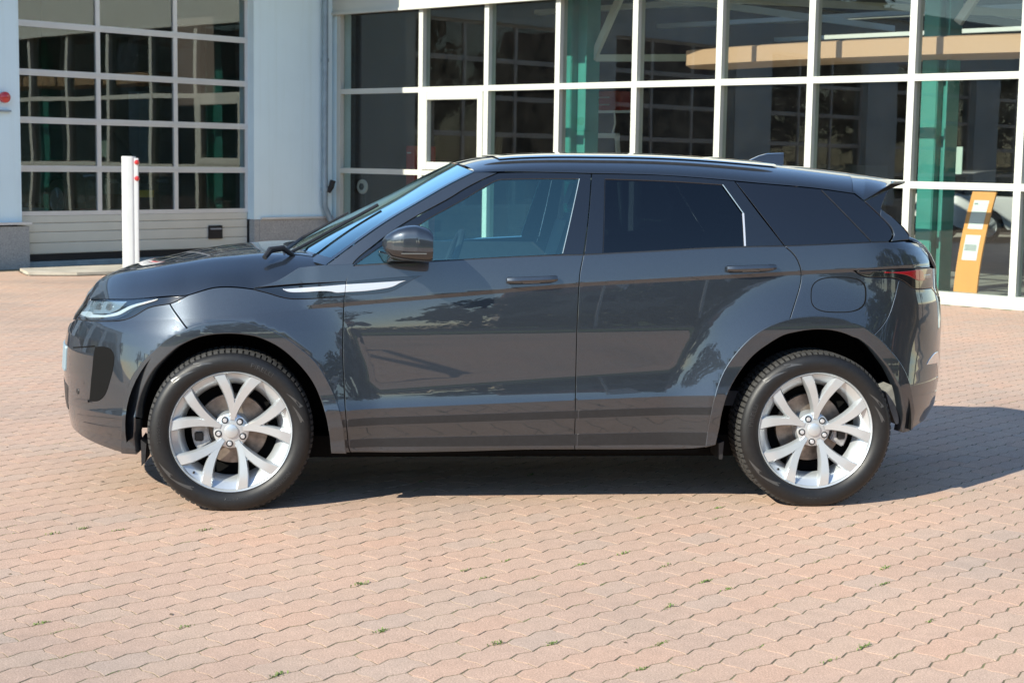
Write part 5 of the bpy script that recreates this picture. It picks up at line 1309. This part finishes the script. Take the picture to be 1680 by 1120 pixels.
# tailgate window, from the spoiler down to the waist, wrapping across the back
TS = curve3([glass_point(x, z) for x, z in G_['liftside'][0]])
def rear_screen(s, t):
    a = TS(s); z = a[..., 2]; y = a[..., 1]+(YC-a[..., 1])*t
    return np.stack([a[..., 0]+(.105-.02*s)*(1-(1-t)**2.0), y, z+0*t], -1)
rs = loft('rear_screen', rear_screen, 20, 40, M['roof_glass'])
panel('tailgate_pillar', G_['liftside'], GP, paint, side_dom=False, step=.02, off=.001, inset=.001)
def shelf(s, t):
    a = rear_screen(np.ones_like(t), t); zz = float(a[0, 0, 2]) if a.ndim == 3 else 1.24
    b = SP(np.interp(t, [0, 1], [3.36, QT+LQT]), np.interp(t, [0, 1], [1.205, 1.232])); b[..., 1] = np.interp(t, [0, 1], [float(SP(3.36, 1.205)[1]), YC])
    return a*(1-s[..., None])+b*s[..., None]
loft('tailgate_shoulder', shelf, 6, 30, paint)
# quarter-panel roll from waist into the tail
# shark fin antenna
mb = MB()
base_ = [(2.56, 1.583), (2.60, 1.612), (2.655, 1.628), (2.725, 1.632), (2.722, 1.571)]
n = len(base_)
for wd_, sh in ((.034, 0), (.012, 1)):
    pass
prf = [(2.545, 1.590), (2.575, 1.606), (2.61, 1.622), (2.655, 1.634), (2.74, 1.638), (2.733, 1.575), (2.6, 1.578)]
b = 0
for sgn in (-1, 0, 1):
    for x, z in prf:
        k = max(0, (1.640-z)/.06); mb.v.append((x-CB.x, sgn*(.006+.030*k**.8) if sgn else 0, z+(0.003 if sgn == 0 else 0)))
m_ = len(prf)
for r in range(2):
    for i in range(m_):
        j = (i+1) % m_; mb.f.append((r*m_+i, r*m_+j, (r+1)*m_+j, (r+1)*m_+i))
mb.f.append(tuple(range(m_))[::-1]); mb.f.append(tuple(2*m_+i for i in range(m_)))
mb.obj('antenna_fin', paint, car, smooth=True)
# ---- door handles
def handle(q0, z0, q1, z1, par):
    for sd in (0, 1):
        c = SP((q0+q1)/2, (z0+z1)/2); L_ = abs(q1-q0); sl = math.atan2(z1-z0, q1-q0)
        mb = MB()
        xs = np.linspace(-L_/2, L_/2, 13)
        for x in xs:
            e = 1-abs(x/(L_/2))**6; w = .010+.003*e; out = -.030-.010*e
            for y, z in ((out, -w), (out-.006, 0), (out, w), (out+.016, w), (out+.016, -w)): mb.v.append((x, y, z+.004))
        for i in range(12):
            for j in range(5): mb.f.append((i*5+j, i*5+(j+1) % 5, (i+1)*5+(j+1) % 5, (i+1)*5+j))
        mb.f.append((0, 1, 2, 3, 4)); mb.f.append(tuple(60+j for j in range(5)))
        o = mb.obj('door_handle', paint, par[sd], smooth=True)
        for x in (-L_/2+.012, L_/2-.012):
            pass
        mb = MB(); mb.box(-L_/2+.004, -L_/2+.03, -.030, .01, -.004, .012).box(L_/2-.03, L_/2-.004, -.030, .01, -.004, .012)
        mb.box(-L_/2+.01, L_/2-.01, -.004, .012, -.022, .008)
        o2 = mb.obj('handle_recess', M['gloss_black'], par[sd])
        mb = MB(); mb.box(-.045, .035, -.0365, -.030, -.0105, -.003); o3 = mb.obj('handle_insert', M['satin_silver'], par[sd])
        for o_ in (o, o2, o3):
            o_.location = Vector(c)-CB; o_.rotation_euler = (R(8), -sl, 0)
            if sd: o_.location.y *= -1; o_.rotation_euler = (R(8), sl, math.pi)
H_ = S_['handles']
handle(*H_[0], *H_[1], d1); handle(*H_[2], *H_[3], d2)
# ---- mirrors
def mirror(sd):
    o = MB()
    # housing lofted along x from nose to glass; centre line of the head
    secs = [(.665, .395, .055, 1.218), (.672, .37, .080, 1.222), (.69, .36, .098, 1.222), (.72, .35, .106, 1.219), (.76, .35, .104, 1.214), (.80, .35, .098, 1.208), (.835, .35, .088, 1.202), (.858, .35, .080, 1.198)]
    return None
MX0, MX1 = .665, .883
def mirror_pt(u, v):
    """u 0..1 nose to mirror glass, v angle round"""
    x = MX0+(MX1-MX0)*u
    zt = np.interp(u, [0, .06, .16, .30, .48, .68, .85, .95, 1.0], [1.225, 1.245, 1.262, 1.279, 1.291, 1.295, 1.285, 1.276, 1.262])
    zb = np.interp(u, [0, .05, .16, .30, .48, .68, .85, .95, 1.0], [1.200, 1.175, 1.153, 1.146, 1.141, 1.136, 1.134, 1.134, 1.140])
    w = np.interp(u, [0, .06, .2, .4, .7, 1.0], [.02, .050, .085, .105, .115, .112])
    c, s = np.cos(v), np.sin(v); n = .56
    zc = 1.205; z = np.where(s > 0, zc+(zt-zc)*np.abs(s)**n, zc-(zc-zb)*np.abs(s)**n)
    y = -.100+w*.88*np.sign(c)*np.abs(c)**n
    return np.stack([x+0*v, y, z], -1)
def mirror_mesh_part(name, v0, v1, nu, nv, m, par, sd, off=0.):
    U, V_ = np.meshgrid(np.linspace(0, 1, nu)**1.3, np.linspace(v0, v1, nv), indexing='ij'); P = mirror_pt(U, V_)
    ctr = P.mean(1, keepdims=True); P = P+(P-ctr)*off
    mb = MB(); mb.v = [tuple(p-np.array(CB)) for p in P.reshape(-1, 3)]
    for i in range(nu-1):
        for j in range(nv-1): a = i*nv+j; mb.f.append((a, a+1, a+nv+1, a+nv))
    if sd: mb.v = [(x, -y, z) for x, y, z in mb.v]
    return mb.obj(name, m, par, smooth=True)
for sd in (0, 1):
    mo = mirror_mesh_part('mirror_cap', R(-8), R(188), 26, 30, paint, car, sd)
    mirror_mesh_part('mirror_housing', R(188), R(352), 26, 24, M['gloss_black'], mo, sd, -.012)
    mb = MB(); P = mirror_pt(np.full(24, .985), np.linspace(0, 2*math.pi, 25)[:-1]); mb.v = [tuple((p-np.array(CB))*np.array([1, -1 if sd else 1, 1])) for p in P]; mb.f = [tuple(range(24))]
    mb.obj('mirror_glass', M['chrome'], mo)
    mb = MB(); s_ = -1 if sd else 1
    def q_(x, y, z): return (x-CB.x, (y-CB.y)*s_, z)
    mb.v = [q_(*p) for p in ((.645, .085, 1.170), (.86, .075, 1.165), (.86, .07, 1.120), (.68, .075, 1.115), (.70, -.06, 1.160), (.80, -.06, 1.160), (.80, -.06, 1.135), (.71, -.06, 1.135))]
    mb.f = [(0, 1, 2, 3), (4, 5, 6, 7), (0, 4, 5, 1), (1, 5, 6, 2), (2, 6, 7, 3), (3, 7, 4, 0)]
    mb.obj('mirror_arm', M['gloss_black'], mo, bevel=.006)
    mb = MB(); mb.box(.745-CB.x, .855-CB.x, 0, .004, 1.171, 1.176)
    mb.v = [(x, (y-.206-CB.y+.004)*s_, z) for x, y, z in mb.v]; mb.obj('indicator', M['clear_lens'], mo)
# ---- wiper
mb = MB(); mb.tube([(.225-CB.x, .30-CB.y, 1.118), (.23-CB.x, .42-CB.y, 1.150), (.30-CB.x, .62-CB.y, 1.195), (.52-CB.x, .66-CB.y, 1.318)], [.012, .010, .008, .005], 8)
mb.obj('wiper_arm', M['satin_black'], car, smooth=True)
mb = MB(); mb.tube([(.24-CB.x, .33-CB.y, 1.135), (.30-CB.x, .38-CB.y, 1.165), (.66-CB.x, .50-CB.y, 1.362)], .008, 6); mb.obj('wiper_blade', M['satin_black'], car, smooth=True)
mb = MB(); mb.tube([(.14-CB.x, .20-CB.y, 1.125), (.165-CB.x, .24-CB.y, 1.158), (.22-CB.x, .27-CB.y, 1.165), (.27-CB.x, .30-CB.y, 1.128)], [.012, .016, .015, .01], 8); mb.obj('wiper_pivot', M['satin_black'], car, smooth=True)
# ---- number plate at the nose, bumper lips, mud flaps
panel('front_number_plate', [[(-1.15, .545), (-.90, .545)], [(-.90, .545), (-.90, .665)], [(-.90, .665), (-1.15, .665)], [(-1.15, .665), (-1.15, .545)]], SP, M['zinc'], off=.006, creases=False, inset=0, roll=.001, depth=.012)
panel('lower_grille', [[(-1.15, .36), (-.90, .36)], [(-.90, .36), (-.86, .48)], [(-.86, .48), (-1.15, .50)], [(-1.15, .50), (-1.15, .36)]], SP, M['satin_black'], off=.002, creases=False, inset=0, roll=.001, depth=.006)
for s in (-1, 1):
    mb = MB(); mb.prism([(-.400, .32), (-.398, .20), (-.382, .215), (-.376, .30)], .03, .22); mb.v = [(x-CB.x, (y-CB.y)*-s, z) for x, y, z in mb.v]; mb.obj('air_deflector', M['satin_black'], car)
    mb = MB(); mb.prism([(2.235, .29), (2.24, .215), (2.255, .215), (2.26, .30)], .05, .25); mb.v = [(x-CB.x, (y-CB.y)*-s, z) for x, y, z in mb.v]; mb.obj('air_deflector', M['satin_black'], car)
# ---- floor pan, wheel wells, inner shells
mb = MB(); mb.box(-.30-CB.x, 3.1-CB.x, -.70, .70, .20, .30); mb.box(.50-CB.x, 2.15-CB.x, -.845, .845, .24, .50); mb.obj('floor_pan', M['dark'], car)
mb = MB(); mb.box(.56-CB.x, 2.15-CB.x, -.83, .83, .51, .80); mb.obj('inner_door_shell', M['dark'], car)
mb = MB(); mb.box(-.60-CB.x, -.46-CB.x, -.40, .40, .3, .72).box(-.45-CB.x, .50-CB.x, -.52, .52, .31, .95); mb.obj('engine_bay', M['dark'], car)
mb = MB(); mb.box(3.12-CB.x, 3.28-CB.x, -.45, .45, .46, .95); mb.obj('boot_shell', M['dark'], car)
for cx, rr_ in ((0., .470), (2.681, .475)):
    for s in (-1, 1):
        mb = MB(); n = 40; A_ = np.linspace(R(-9 if cx < 1 else -3), R(189), n)
        for y in (.045, .50):
            for a in A_: mb.v.append((cx+rr_*math.cos(a)-CB.x, (y-CB.y)*-s, .375+rr_*math.sin(a)))
        for i in range(n-1): mb.f.append((i, i+1, n+i+1, n+i))
        mb.f.append(tuple(n+i for i in range(n)))
        mb.obj('wheel_well', M['dark'], car, smooth=True)
# grey liner edge behind the rear wheel
mb = MB(); mb.prism([(3.045, .52), (3.09, .55), (3.12, .46), (3.125, .375), (3.10, .37), (3.07, .44)], .10, .30); mb.v = [(x-CB.x, y-CB.y, z) for x, y, z in mb.v]
mb.obj('liner', vary(mat('liner_grey', (.16, .16, .15), .9), 20, .3), car)
# ---- cabin
mb = MB(); mb.box(.42-CB.x, .95-CB.x, -.70, .70, .72, 1.09); mb.obj('dashboard', M['trim_dark'], car, bevel=.06, seg=3)
mb = MB(); mb.box(.95-CB.x, 3.0-CB.x, -.76, .76, .45, .52); mb.obj('cabin_floor', M['trim_dark'], car)
mb = MB(); mb.box(1.35-CB.x, 2.5-CB.x, -.45, .45, 1.52, 1.535); mb.obj('headliner', M['headliner'], car)
for s in (-1, 1):
    mb = MB(); mb.box(.75-CB.x, 2.35-CB.x, s*.79-.02, s*.79+.02, .82, 1.13); mb.obj('door_card', M['trim_dark'], car)
    # seats: cushion, leaning back, head rest
    for (x0, nm) in ((1.36, 'front_seat'), (2.20, 'rear_seat')):
        yc = s*.37
        mb = MB(); mb.box(x0-.28-CB.x, x0+.22-CB.x, yc-.25, yc+.25, .60, .78); se = mb.obj(nm, M['seat'], car, bevel=.05, seg=3)
        mb = MB(); mb.prism([(x0+.12-CB.x, .74), (x0+.26-CB.x, .74), (x0+.40-CB.x, 1.30), (x0+.30-CB.x, 1.31)], yc-.24, yc+.24); mb.obj('backrest', M['seat'], se, bevel=.04, seg=3)
        mb = MB(); mb.prism([(x0+.30-CB.x, 1.33), (x0+.41-CB.x, 1.33), (x0+.44-CB.x, 1.47), (x0+.35-CB.x, 1.49)], yc-.13, yc+.13); mb.obj('head_rest', M['seat'], se, bevel=.03, seg=3)
sw = MB(); pts = [(.185*math.cos(a), .185*math.sin(a), 0) for a in np.linspace(0, 2*math.pi, 37)]
sw.tube(pts, .016, 8, False); sw.bar((-.17, 0, 0), (.17, 0, 0), .05, .02); sw.bar((0, 0, 0), (0, -.17, 0), .05, .02); sw.lathe([(0, -.02), (.06, -.02), (.07, .01)], 16, 'z')
st_ = sw.obj('steering_wheel', M['trim_dark'], car, smooth=True); st_.location = (1.0-CB.x, -.37, 1.06); st_.rotation_euler = (R(90), 0, R(90)); st_.rotation_euler = Matrix(((0, .34, -.94), (1, 0, 0), (0, .94, .34))).transposed().to_euler() if 0 else (R(70), 0, R(-90))

# ================================================================== wheels
RT = .364; RR = .272
def tyre_mesh():
    mb = MB(); n = 144
    prof = [(.262, .030), (RR-.002, .004), (.280, -.010), (.300, -.019), (.322, -.021), (.340, -.015), (.352, -.004), (.3585, .008), (RT-.0015, .020), (RT, .050), (RT, .110), (RT, .170), (RT-.0015, .200), (.3585, .212), (.340, .232), (.30, .238), (.262, .20)]
    mb.lathe(prof, n)
    return mb
def tread_mesh():
    """raised shoulder lugs and ribs round the tyre"""
    mb = MB(); nb = 84
    for k in range(nb):
        a0 = 2*math.pi*(k+.12)/nb; a1 = 2*math.pi*(k+.80)/nb
        for (pr, skew) in (([(.3580, .0035), (.3615, .0095), (RT+.003, .019), (RT+.004, .046)], .0), ([(RT+.004, .052), (RT+.004, .080)], .3), ([(RT+.004, .086), (RT+.004, .134)], -.3), ([(RT+.004, .140), (RT+.004, .168)], .3), ([(RT+.004, .174), (RT+.003, .204), (.3605, .214)], 0)):
            b = len(mb.v); m_ = len(pr)
            for i, (r, y) in enumerate(pr):
                s_ = skew*(i/(m_-1)-.5)*2*math.pi/nb
                for a in (a0+s_, a1+s_):
                    mb.v.append((r*math.cos(a), y, r*math.sin(a)))
            for i in range(m_-1): mb.f.append((b+2*i, b+2*i+1, b+2*i+3, b+2*i+2))
            # sides down to the carcass
            c = len(mb.v)
            for i, (r, y) in enumerate(pr):
                s_ = skew*(i/(m_-1)-.5)*2*math.pi/nb
                for a in (a0+s_, a1+s_): mb.v.append(((r-.010)*math.cos(a), y, (r-.010)*math.sin(a)))
            for i in range(m_-1):
                mb.f.append((b+2*i, b+2*i+2, c+2*i+2, c+2*i)); mb.f.append((b+2*i+1, c+2*i+1, c+2*i+3, b+2*i+3))
            mb.f.append((b, c, c+1, b+1)); e = 2*(m_-1); mb.f.append((b+e, b+e+1, c+e+1, c+e))
    return mb
def squash(mb, zc=.357, flat=.0):
    out = []
    for x, y, z in mb.v:
        if z < -zc+.001: z = -zc+.001+(z+zc)*.0; 
        if z < -.30: y = y-.006*(-z-.30)/.06*(1 if y < .1 else -1)
        out.append((x, y, z))
    mb.v = out; return mb
def spoke(mb, th_c, th_e, sgn):
    """one arm: starts on the hub next to its twin, ends at the rim"""
    K = 12; L_ = []
    for i in range(K+1):
        u = i/K; r = .050+(.2635-.050)*u
        f = min(1, max(0, (u-.10)/.90)); f = f**.82
        th = th_c+(th_e-th_c)*(f*.97+.03*u)
        # widths across the arm, and depth of the face
        w = .0140+.0160*min(1, u*1.05)**.95
        if u > .9: w *= 1+.06*(u-.9)/.1
        dep = .026-.024*min(1, u/.80)**1.0 if u < .8 else .002+.002*(u-.8)/.2
        L_.append((r, th, w, dep))
    b = len(mb.v); n = 6
    for (r, th, w, d) in L_:
        cx, cz = r*math.cos(th), r*math.sin(th); tx, tz = -math.sin(th), math.cos(th)
        for k, (a, y) in enumerate(((-1.0, d+.040), (-.96, d+.012), (-.72, d+.0012), (.72, d), (.96, d+.012), (1.0, d+.040))):
            # the outer edge of each arm carries a bevel facet
            mb.v.append((cx+tx*a*w, y, cz+tz*a*w))
    for i in range(K):
        for j in range(n-1): mb.f.append((b+i*n+j, b+i*n+j+1, b+(i+1)*n+j+1, b+(i+1)*n+j))
def make_wheel(name='wheel'):
    g = MB()
    # face: rim lip
    g.lathe([(.2725, .006), (.2735, -.001), (.2705, -.004), (.2660, .000), (.2635, .010), (.2600, .020), (.2450, .040), (.2400, .075), (.2380, .120), (.2400, .165), (.2450, .200), (.2420, .205), (.2350, .165), (.2330, .120), (.2350, .078), (.2400, .044)], 96)
    base = R(83)
    for k in range(5):
        c = base+k*2*math.pi/5
        spoke(g, c, c+R(18.4), 1); spoke(g, c, c-R(18.4), -1)
    # hub
    g.lathe([(0, .028), (.030, .028), (.046, .029), (.064, .032), (.078, .040), (.083, .065), (.084, .11)], 60)
    o = g.obj(name, M['alloy'], None, smooth=True)
    # web in the crotch of every V
    wb = MB()
    for k in range(5):
        c = base+k*2*math.pi/5
        P = []
        for r, hw in ((.06, .018), (.09, .016), (.12, .014), (.150, .013)):
            P.append((r, hw))
        b = len(wb.v)
        for r, hw in P:
            u = (r-.05)/.2105; dep = .026-.024*min(1, u/.8)+.008
            for s_ in (-1, 1): wb.v.append((r*math.cos(c)-s_*hw*math.sin(c), dep, r*math.sin(c)+s_*hw*math.cos(c)))
        for i in range(3): wb.f.append((b+2*i, b+2*i+1, b+2*i+3, b+2*i+2))
        e = len(wb.v); r, hw = P[-1]
        for s_ in (-1, 1): wb.v.append((r*math.cos(c)-s_*hw*math.sin(c), .07, r*math.sin(c)+s_*hw*math.cos(c)))
        wb.f.append((b+6, b+7, e+1, e))
    # outer ring of the face between barrel and arms
    wb.lathe([(.2625, .012), (.2520, .020), (.2400, .029), (.2260, .042), (.2120, .070), (.2080, .085)], 96)
    wb.obj('rim_web', M['alloy'], o, smooth=True)
    mb = tyre_mesh(); squash(mb); ty = mb.obj('tyre', M['rubber'], o, smooth=True)
    mb = tread_mesh(); squash(mb); mb.obj('tread', M['tread'], ty)
    MB().lathe([(0, .017), (.024, .0185), (.0300, .021), (.0315, .027), (.0315, .036)], 32).obj('centre_cap', M['alloy'], o, smooth=True)
    nm = MB(); nm.lathe([(0, .021), (.0080, .021), (.0100, .024), (.0100, .042)], 12)
    nut_me = nm.mesh('lug_nut'); nut_me.polygons.foreach_set('use_smooth', [True]*len(nut_me.polygons)); nut_me.set_sharp_from_angle(angle=R(35))
    rg = MB(); rg.lathe([(.0105, .034), (.0115, .0285), (.0155, .0280), (.0162, .034)], 20); rg_me = rg.mesh('nut_seat')
    for k in range(5):
        a = R(83+36)+k*2*math.pi/5
        q = add('lug_nut', nut_me, M['satin_silver'], o); q.location = (.057*math.cos(a), 0, .057*math.sin(a))
        q = add('nut_seat', rg_me, M['satin_black'], o); q.location = (.057*math.cos(a), .0, .057*math.sin(a))
    # valve
    a = R(-132); mb = MB(); mb.lathe([(0, -.004), (.005, -.003), (.0055, .02), (.008, .024)], 12); v_ = mb.obj('valve', M['satin_black'], o, smooth=True); v_.location = (.247*math.cos(a), .020, .247*math.sin(a))
    # sidewall stripes: thin crescent marks of the moulding
    return o, ty
def hub_gear(x, front):
    """disc, caliper: stay with the car, not the wheel copy"""
    o = MB().lathe([(.0, .095), (.072, .095), (.075, .100), (.078, .112), (.158, .112), (.160, .116), (.160, .134), (.08, .136)], 72).obj('brake_disc', M['disc'], car, smooth=True)
    mb = MB(); A_ = [R(t) for t in (np.linspace(168, 212, 9) if front else np.linspace(-30, 8, 9))]
    r0_, r1_ = .105, .180
    n = len(A_)
    for y in (.070, .150):
        for r in (r0_, r1_):
            for a in A_: mb.v.append((r*math.cos(a), y, r*math.sin(a)))
    def id_(yy, rr, i): return yy*2*n+rr*n+i
    for i in range(n-1):
        mb.f += [(id_(0, 0, i), id_(0, 0, i+1), id_(0, 1, i+1), id_(0, 1, i)), (id_(1, 0, i), id_(1, 1, i), id_(1, 1, i+1), id_(1, 0, i+1)), (id_(0, 1, i), id_(0, 1, i+1), id_(1, 1, i+1), id_(1, 1, i)), (id_(0, 0, i), id_(1, 0, i), id_(1, 0, i+1), id_(0, 0, i+1))]
    for i in (0, n-1): mb.f.append((id_(0, 0, i), id_(0, 1, i), id_(1, 1, i), id_(1, 0, i)))
    c = mb.obj('brake_caliper', M['caliper'], o, smooth=True, bevel=.006)
    mb = MB(); a = R(192) if front else R(-12); mb.box(-.022, .018, .060, .069, -.02, .022); b_ = mb.obj('caliper_cover', M['satin_black'], c, bevel=.006); b_.location = (.148*math.cos(a), 0, .148*math.sin(a))
    mb = MB(); mb.lathe([(0, .085), (.235, .088), (.236, .14)], 64); o2 = mb.obj('back_plate', M['dark'], o); o2.location = (0, .055, 0)
    o.location = (x-CB.x, -CB.y, .357)
    o3 = copy_tree(o, car); o3.location = (x-CB.x, CB.y, .357); o3.rotation_euler = (0, 0, math.pi)
hub_gear(0., True); hub_gear(2.681, False)
w0, ty0 = make_wheel()
wheels = [w0]+[copy_tree(w0) for _ in range(3)]
for o, (x, sd, rot) in zip(wheels, ((0., 0, 0.), (2.681, 0, 0.), (0., 1, .5), (2.681, 1, .9))):
    o.parent = car
    o.location = (x-CB.x, (CB.y if sd else -CB.y), .357)
    st = R(3.2) if x == 0 else 0
    o.rotation_euler = (0, 0, st+(math.pi if sd else 0))
# raised lettering on the near tyres, bent round the side wall
def bent_text(txt, size, r, deg, parent, inward=False, spread=1.0):
    """letters stand on radius r; deg is the middle of the word; tops point outward"""
    me = text_mesh(txt, size, .0006); n = len(me.vertices); co = np.empty(n*3); me.vertices.foreach_get('co', co); co = co.reshape(-1, 3)
    x = co[:, 0]*spread; y = co[:, 1]; z = co[:, 2]
    if inward: a = R(deg)+x/r; rr = r-y+size*.7
    else: a = R(deg)-x/r; rr = r+y
    dep = np.interp(rr, [.280, .300, .322, .340, .352], [-.010, -.019, -.021, -.015, -.004])
    zz = rr*np.sin(a)
    out = np.stack([rr*np.cos(a), dep-.0009-z, zz], -1)
    me.vertices.foreach_set('co', out.ravel()); me.update()
    me.materials.clear()
    return add('lettering', me, M['rubber_text'], parent)
def tyre_of(w): return [c for c in w.children if c.name.startswith('tyre')][0]
tf, tr_ = tyre_of(wheels[0]), tyre_of(wheels[1])
bent_text('PIRELLI', .030, .305, 64, tf, False, 1.15)
bent_text('235/50 R20', .020, .318, 176, tf, True, 1.1) if 0 else bent_text('235/50 R20', .020, .310, 178, tf, False, 1.15)
bent_text('SCORPION', .024, .308, -48, tf, True, 1.2)
bent_text('ALL SEASON', .015, .296, -86, tf, True, 1.2)
bent_text('PIRELLI', .030, .305, 166, tr_, False, 1.15)
bent_text('VERDE', .022, .312, -92, tr_, True, 1.4)
# polished crescent panels moulded in the side wall
def crescent(par, d0, d1, r0_, r1_):
    mb = MB(); n = 14
    for i in range(n):
        u = i/(n-1); a = R(d0+(d1-d0)*u); wv = u**.8
        ra = r0_+(r1_-r0_)*u; hw = .0085*max(.03, wv)
        for r in (ra-hw, ra+hw):
            mb.v.append((r*math.cos(a), float(np.interp(r, [.280, .300, .322, .340, .352], [-.010, -.019, -.021, -.015, -.004]))-.0008, r*math.sin(a)))
    for i in range(n-1): mb.f.append((2*i, 2*i+1, 2*i+3, 2*i+2))
    return mb.obj('sidewall_mark', sidemark, par, smooth=True)
sidemark = mat('polished_rubber', (.06, .06, .06), .30)
for par in (tf, tr_):
    crescent(par, 214, 236, .337, .300); crescent(par, 202, 216, .343, .325)
    crescent(par, 36, 20, .300, .330); crescent(par, 24, 8, .296, .318)
    crescent(par, 118, 138, .318, .345); crescent(par, 104, 118, .322, .343)

# ================================================================== the photographer
def person(loc, rz):
    o = empty('person', loc, rz, 'person in a dark jacket and jeans holding a camera, legs apart, facing the parked car', 'person')
    J = {'pel': (0, 0, .95), 'sp': (0, .02, 1.15), 'ch': (0, .03, 1.38), 'nk': (0, .01, 1.53), 'hd': (0, -.02, 1.62), 'tp': (0, -.01, 1.76),
         'hl': (-.10, 0, .92), 'kl': (-.20, -.03, .50), 'al': (-.27, .03, .09), 'tl': (-.30, -.14, .04),
         'hr': (.10, 0, .92), 'kr': (.20, -.03, .50), 'ar': (.27, .03, .09), 'tr': (.30, -.14, .04),
         'sl': (-.19, .03, 1.44), 'el': (-.31, -.06, 1.20), 'wl': (-.12, -.22, 1.42), 'sr': (.19, .03, 1.44), 'er': (.31, -.06, 1.20), 'wr': (.12, -.22, 1.42)}
    def skin(name, chains, rad, m, root):
        ks = []; E = []
        for ch in chains:
            for a in ch:
                if a not in ks: ks.append(a)
            for a, b in zip(ch[:-1], ch[1:]): E.append((ks.index(a), ks.index(b)))
        me = bpy.data.meshes.new(name); me.from_pydata([J[k] for k in ks], E, [])
        ob = add(name, me, None, o); ob.modifiers.new('s', 'SKIN'); ob.modifiers.new('d', 'SUBSURF').levels = 2
        ob.modifiers['d'].render_levels = 2
        sv = me.skin_vertices[0].data
        for i, k in enumerate(ks): sv[i].radius = rad[k]; sv[i].use_root = (k == root)
        dg = bpy.context.evaluated_depsgraph_get(); me2 = bpy.data.meshes.new_from_object(ob.evaluated_get(dg)); ob.modifiers.clear(); ob.data = me2
        me2.materials.clear(); me2.materials.append(m); me2.polygons.foreach_set('use_smooth', [True]*len(me2.polygons))
        return ob
    rad = {'pel': (.155, .11), 'sp': (.145, .105), 'ch': (.165, .115), 'nk': (.058, .058), 'hd': (.078, .092), 'tp': (.055, .065), 'hl': (.095, .095), 'kl': (.062, .065), 'al': (.042, .045), 'tl': (.045, .03), 'hr': (.095, .095), 'kr': (.062, .065), 'ar': (.042, .045), 'tr': (.045, .03), 'sl': (.065, .065), 'el': (.048, .048), 'wl': (.033, .033), 'sr': (.065, .065), 'er': (.048, .048), 'wr': (.033, .033)}
    b = skin('body', [('pel', 'sp', 'ch', 'nk', 'hd', 'tp'), ('ch', 'sl', 'el', 'wl'), ('ch', 'sr', 'er', 'wr'), ('pel', 'hl', 'kl', 'al', 'tl'), ('pel', 'hr', 'kr', 'ar', 'tr')], rad, M['shirt'], 'pel')
    b.data.materials.append(M['jeans']); b.data.materials.append(M['skin']); b.data.materials.append(M['hair'])
    for p in b.data.polygons:
        z = p.center.z
        p.material_index = 1 if z < .92 and z > .09 else (2 if z > 1.535 else 0)
    mb = MB(); mb.lathe([(0, 1.78), (.06, 1.775), (.092, 1.73), (.097, 1.67), (.085, 1.62)], 20, 'z', 0, .012); mb.obj('hair', M['hair'], b, smooth=True)
    mb = MB(); mb.lathe([(0, 0), (.016, .0), (.02, .02)], 10); nz = mb.obj('nose', M['skin'], b, smooth=True); nz.location = (0, -.125, 1.64)
    # hands closed round the camera
    for s in (-1, 1):
        mb = MB(); mb.tube([(s*.12, -.22, 1.42), (s*.09, -.245, 1.50), (s*.075, -.25, 1.56)], [.030, .038, .030], 10)
        for k in range(4): mb.tube([(s*.078, -.25, 1.545+.016*k), (s*.070, -.295, 1.55+.016*k), (s*.045, -.30, 1.55+.016*k)], [.009, .0085, .007], 7)
        mb.tube([(s*.085, -.225, 1.52), (s*.05, -.215, 1.545), (s*.03, -.22, 1.56)], [.011, .010, .008], 7)
        mb.obj('hand', M['skin'], b, smooth=True)
    return o
pe = person((0.30, -7.95, 0), R(178))
pc = empty('held_camera', (0.30, -7.62, 1.56), 0, 'black camera held up by the person facing the car', 'camera')
MB().box(-.068, .068, -.035, .035, -.045, .045).obj('camera_body', M['satin_black'], pc, bevel=.01)
lens_ = MB(); lens_.lathe([(.0, .10), (.030, .10), (.036, .09), (.038, .0)], 20); lens_.obj('lens', M['gloss_black'], pc, smooth=True)
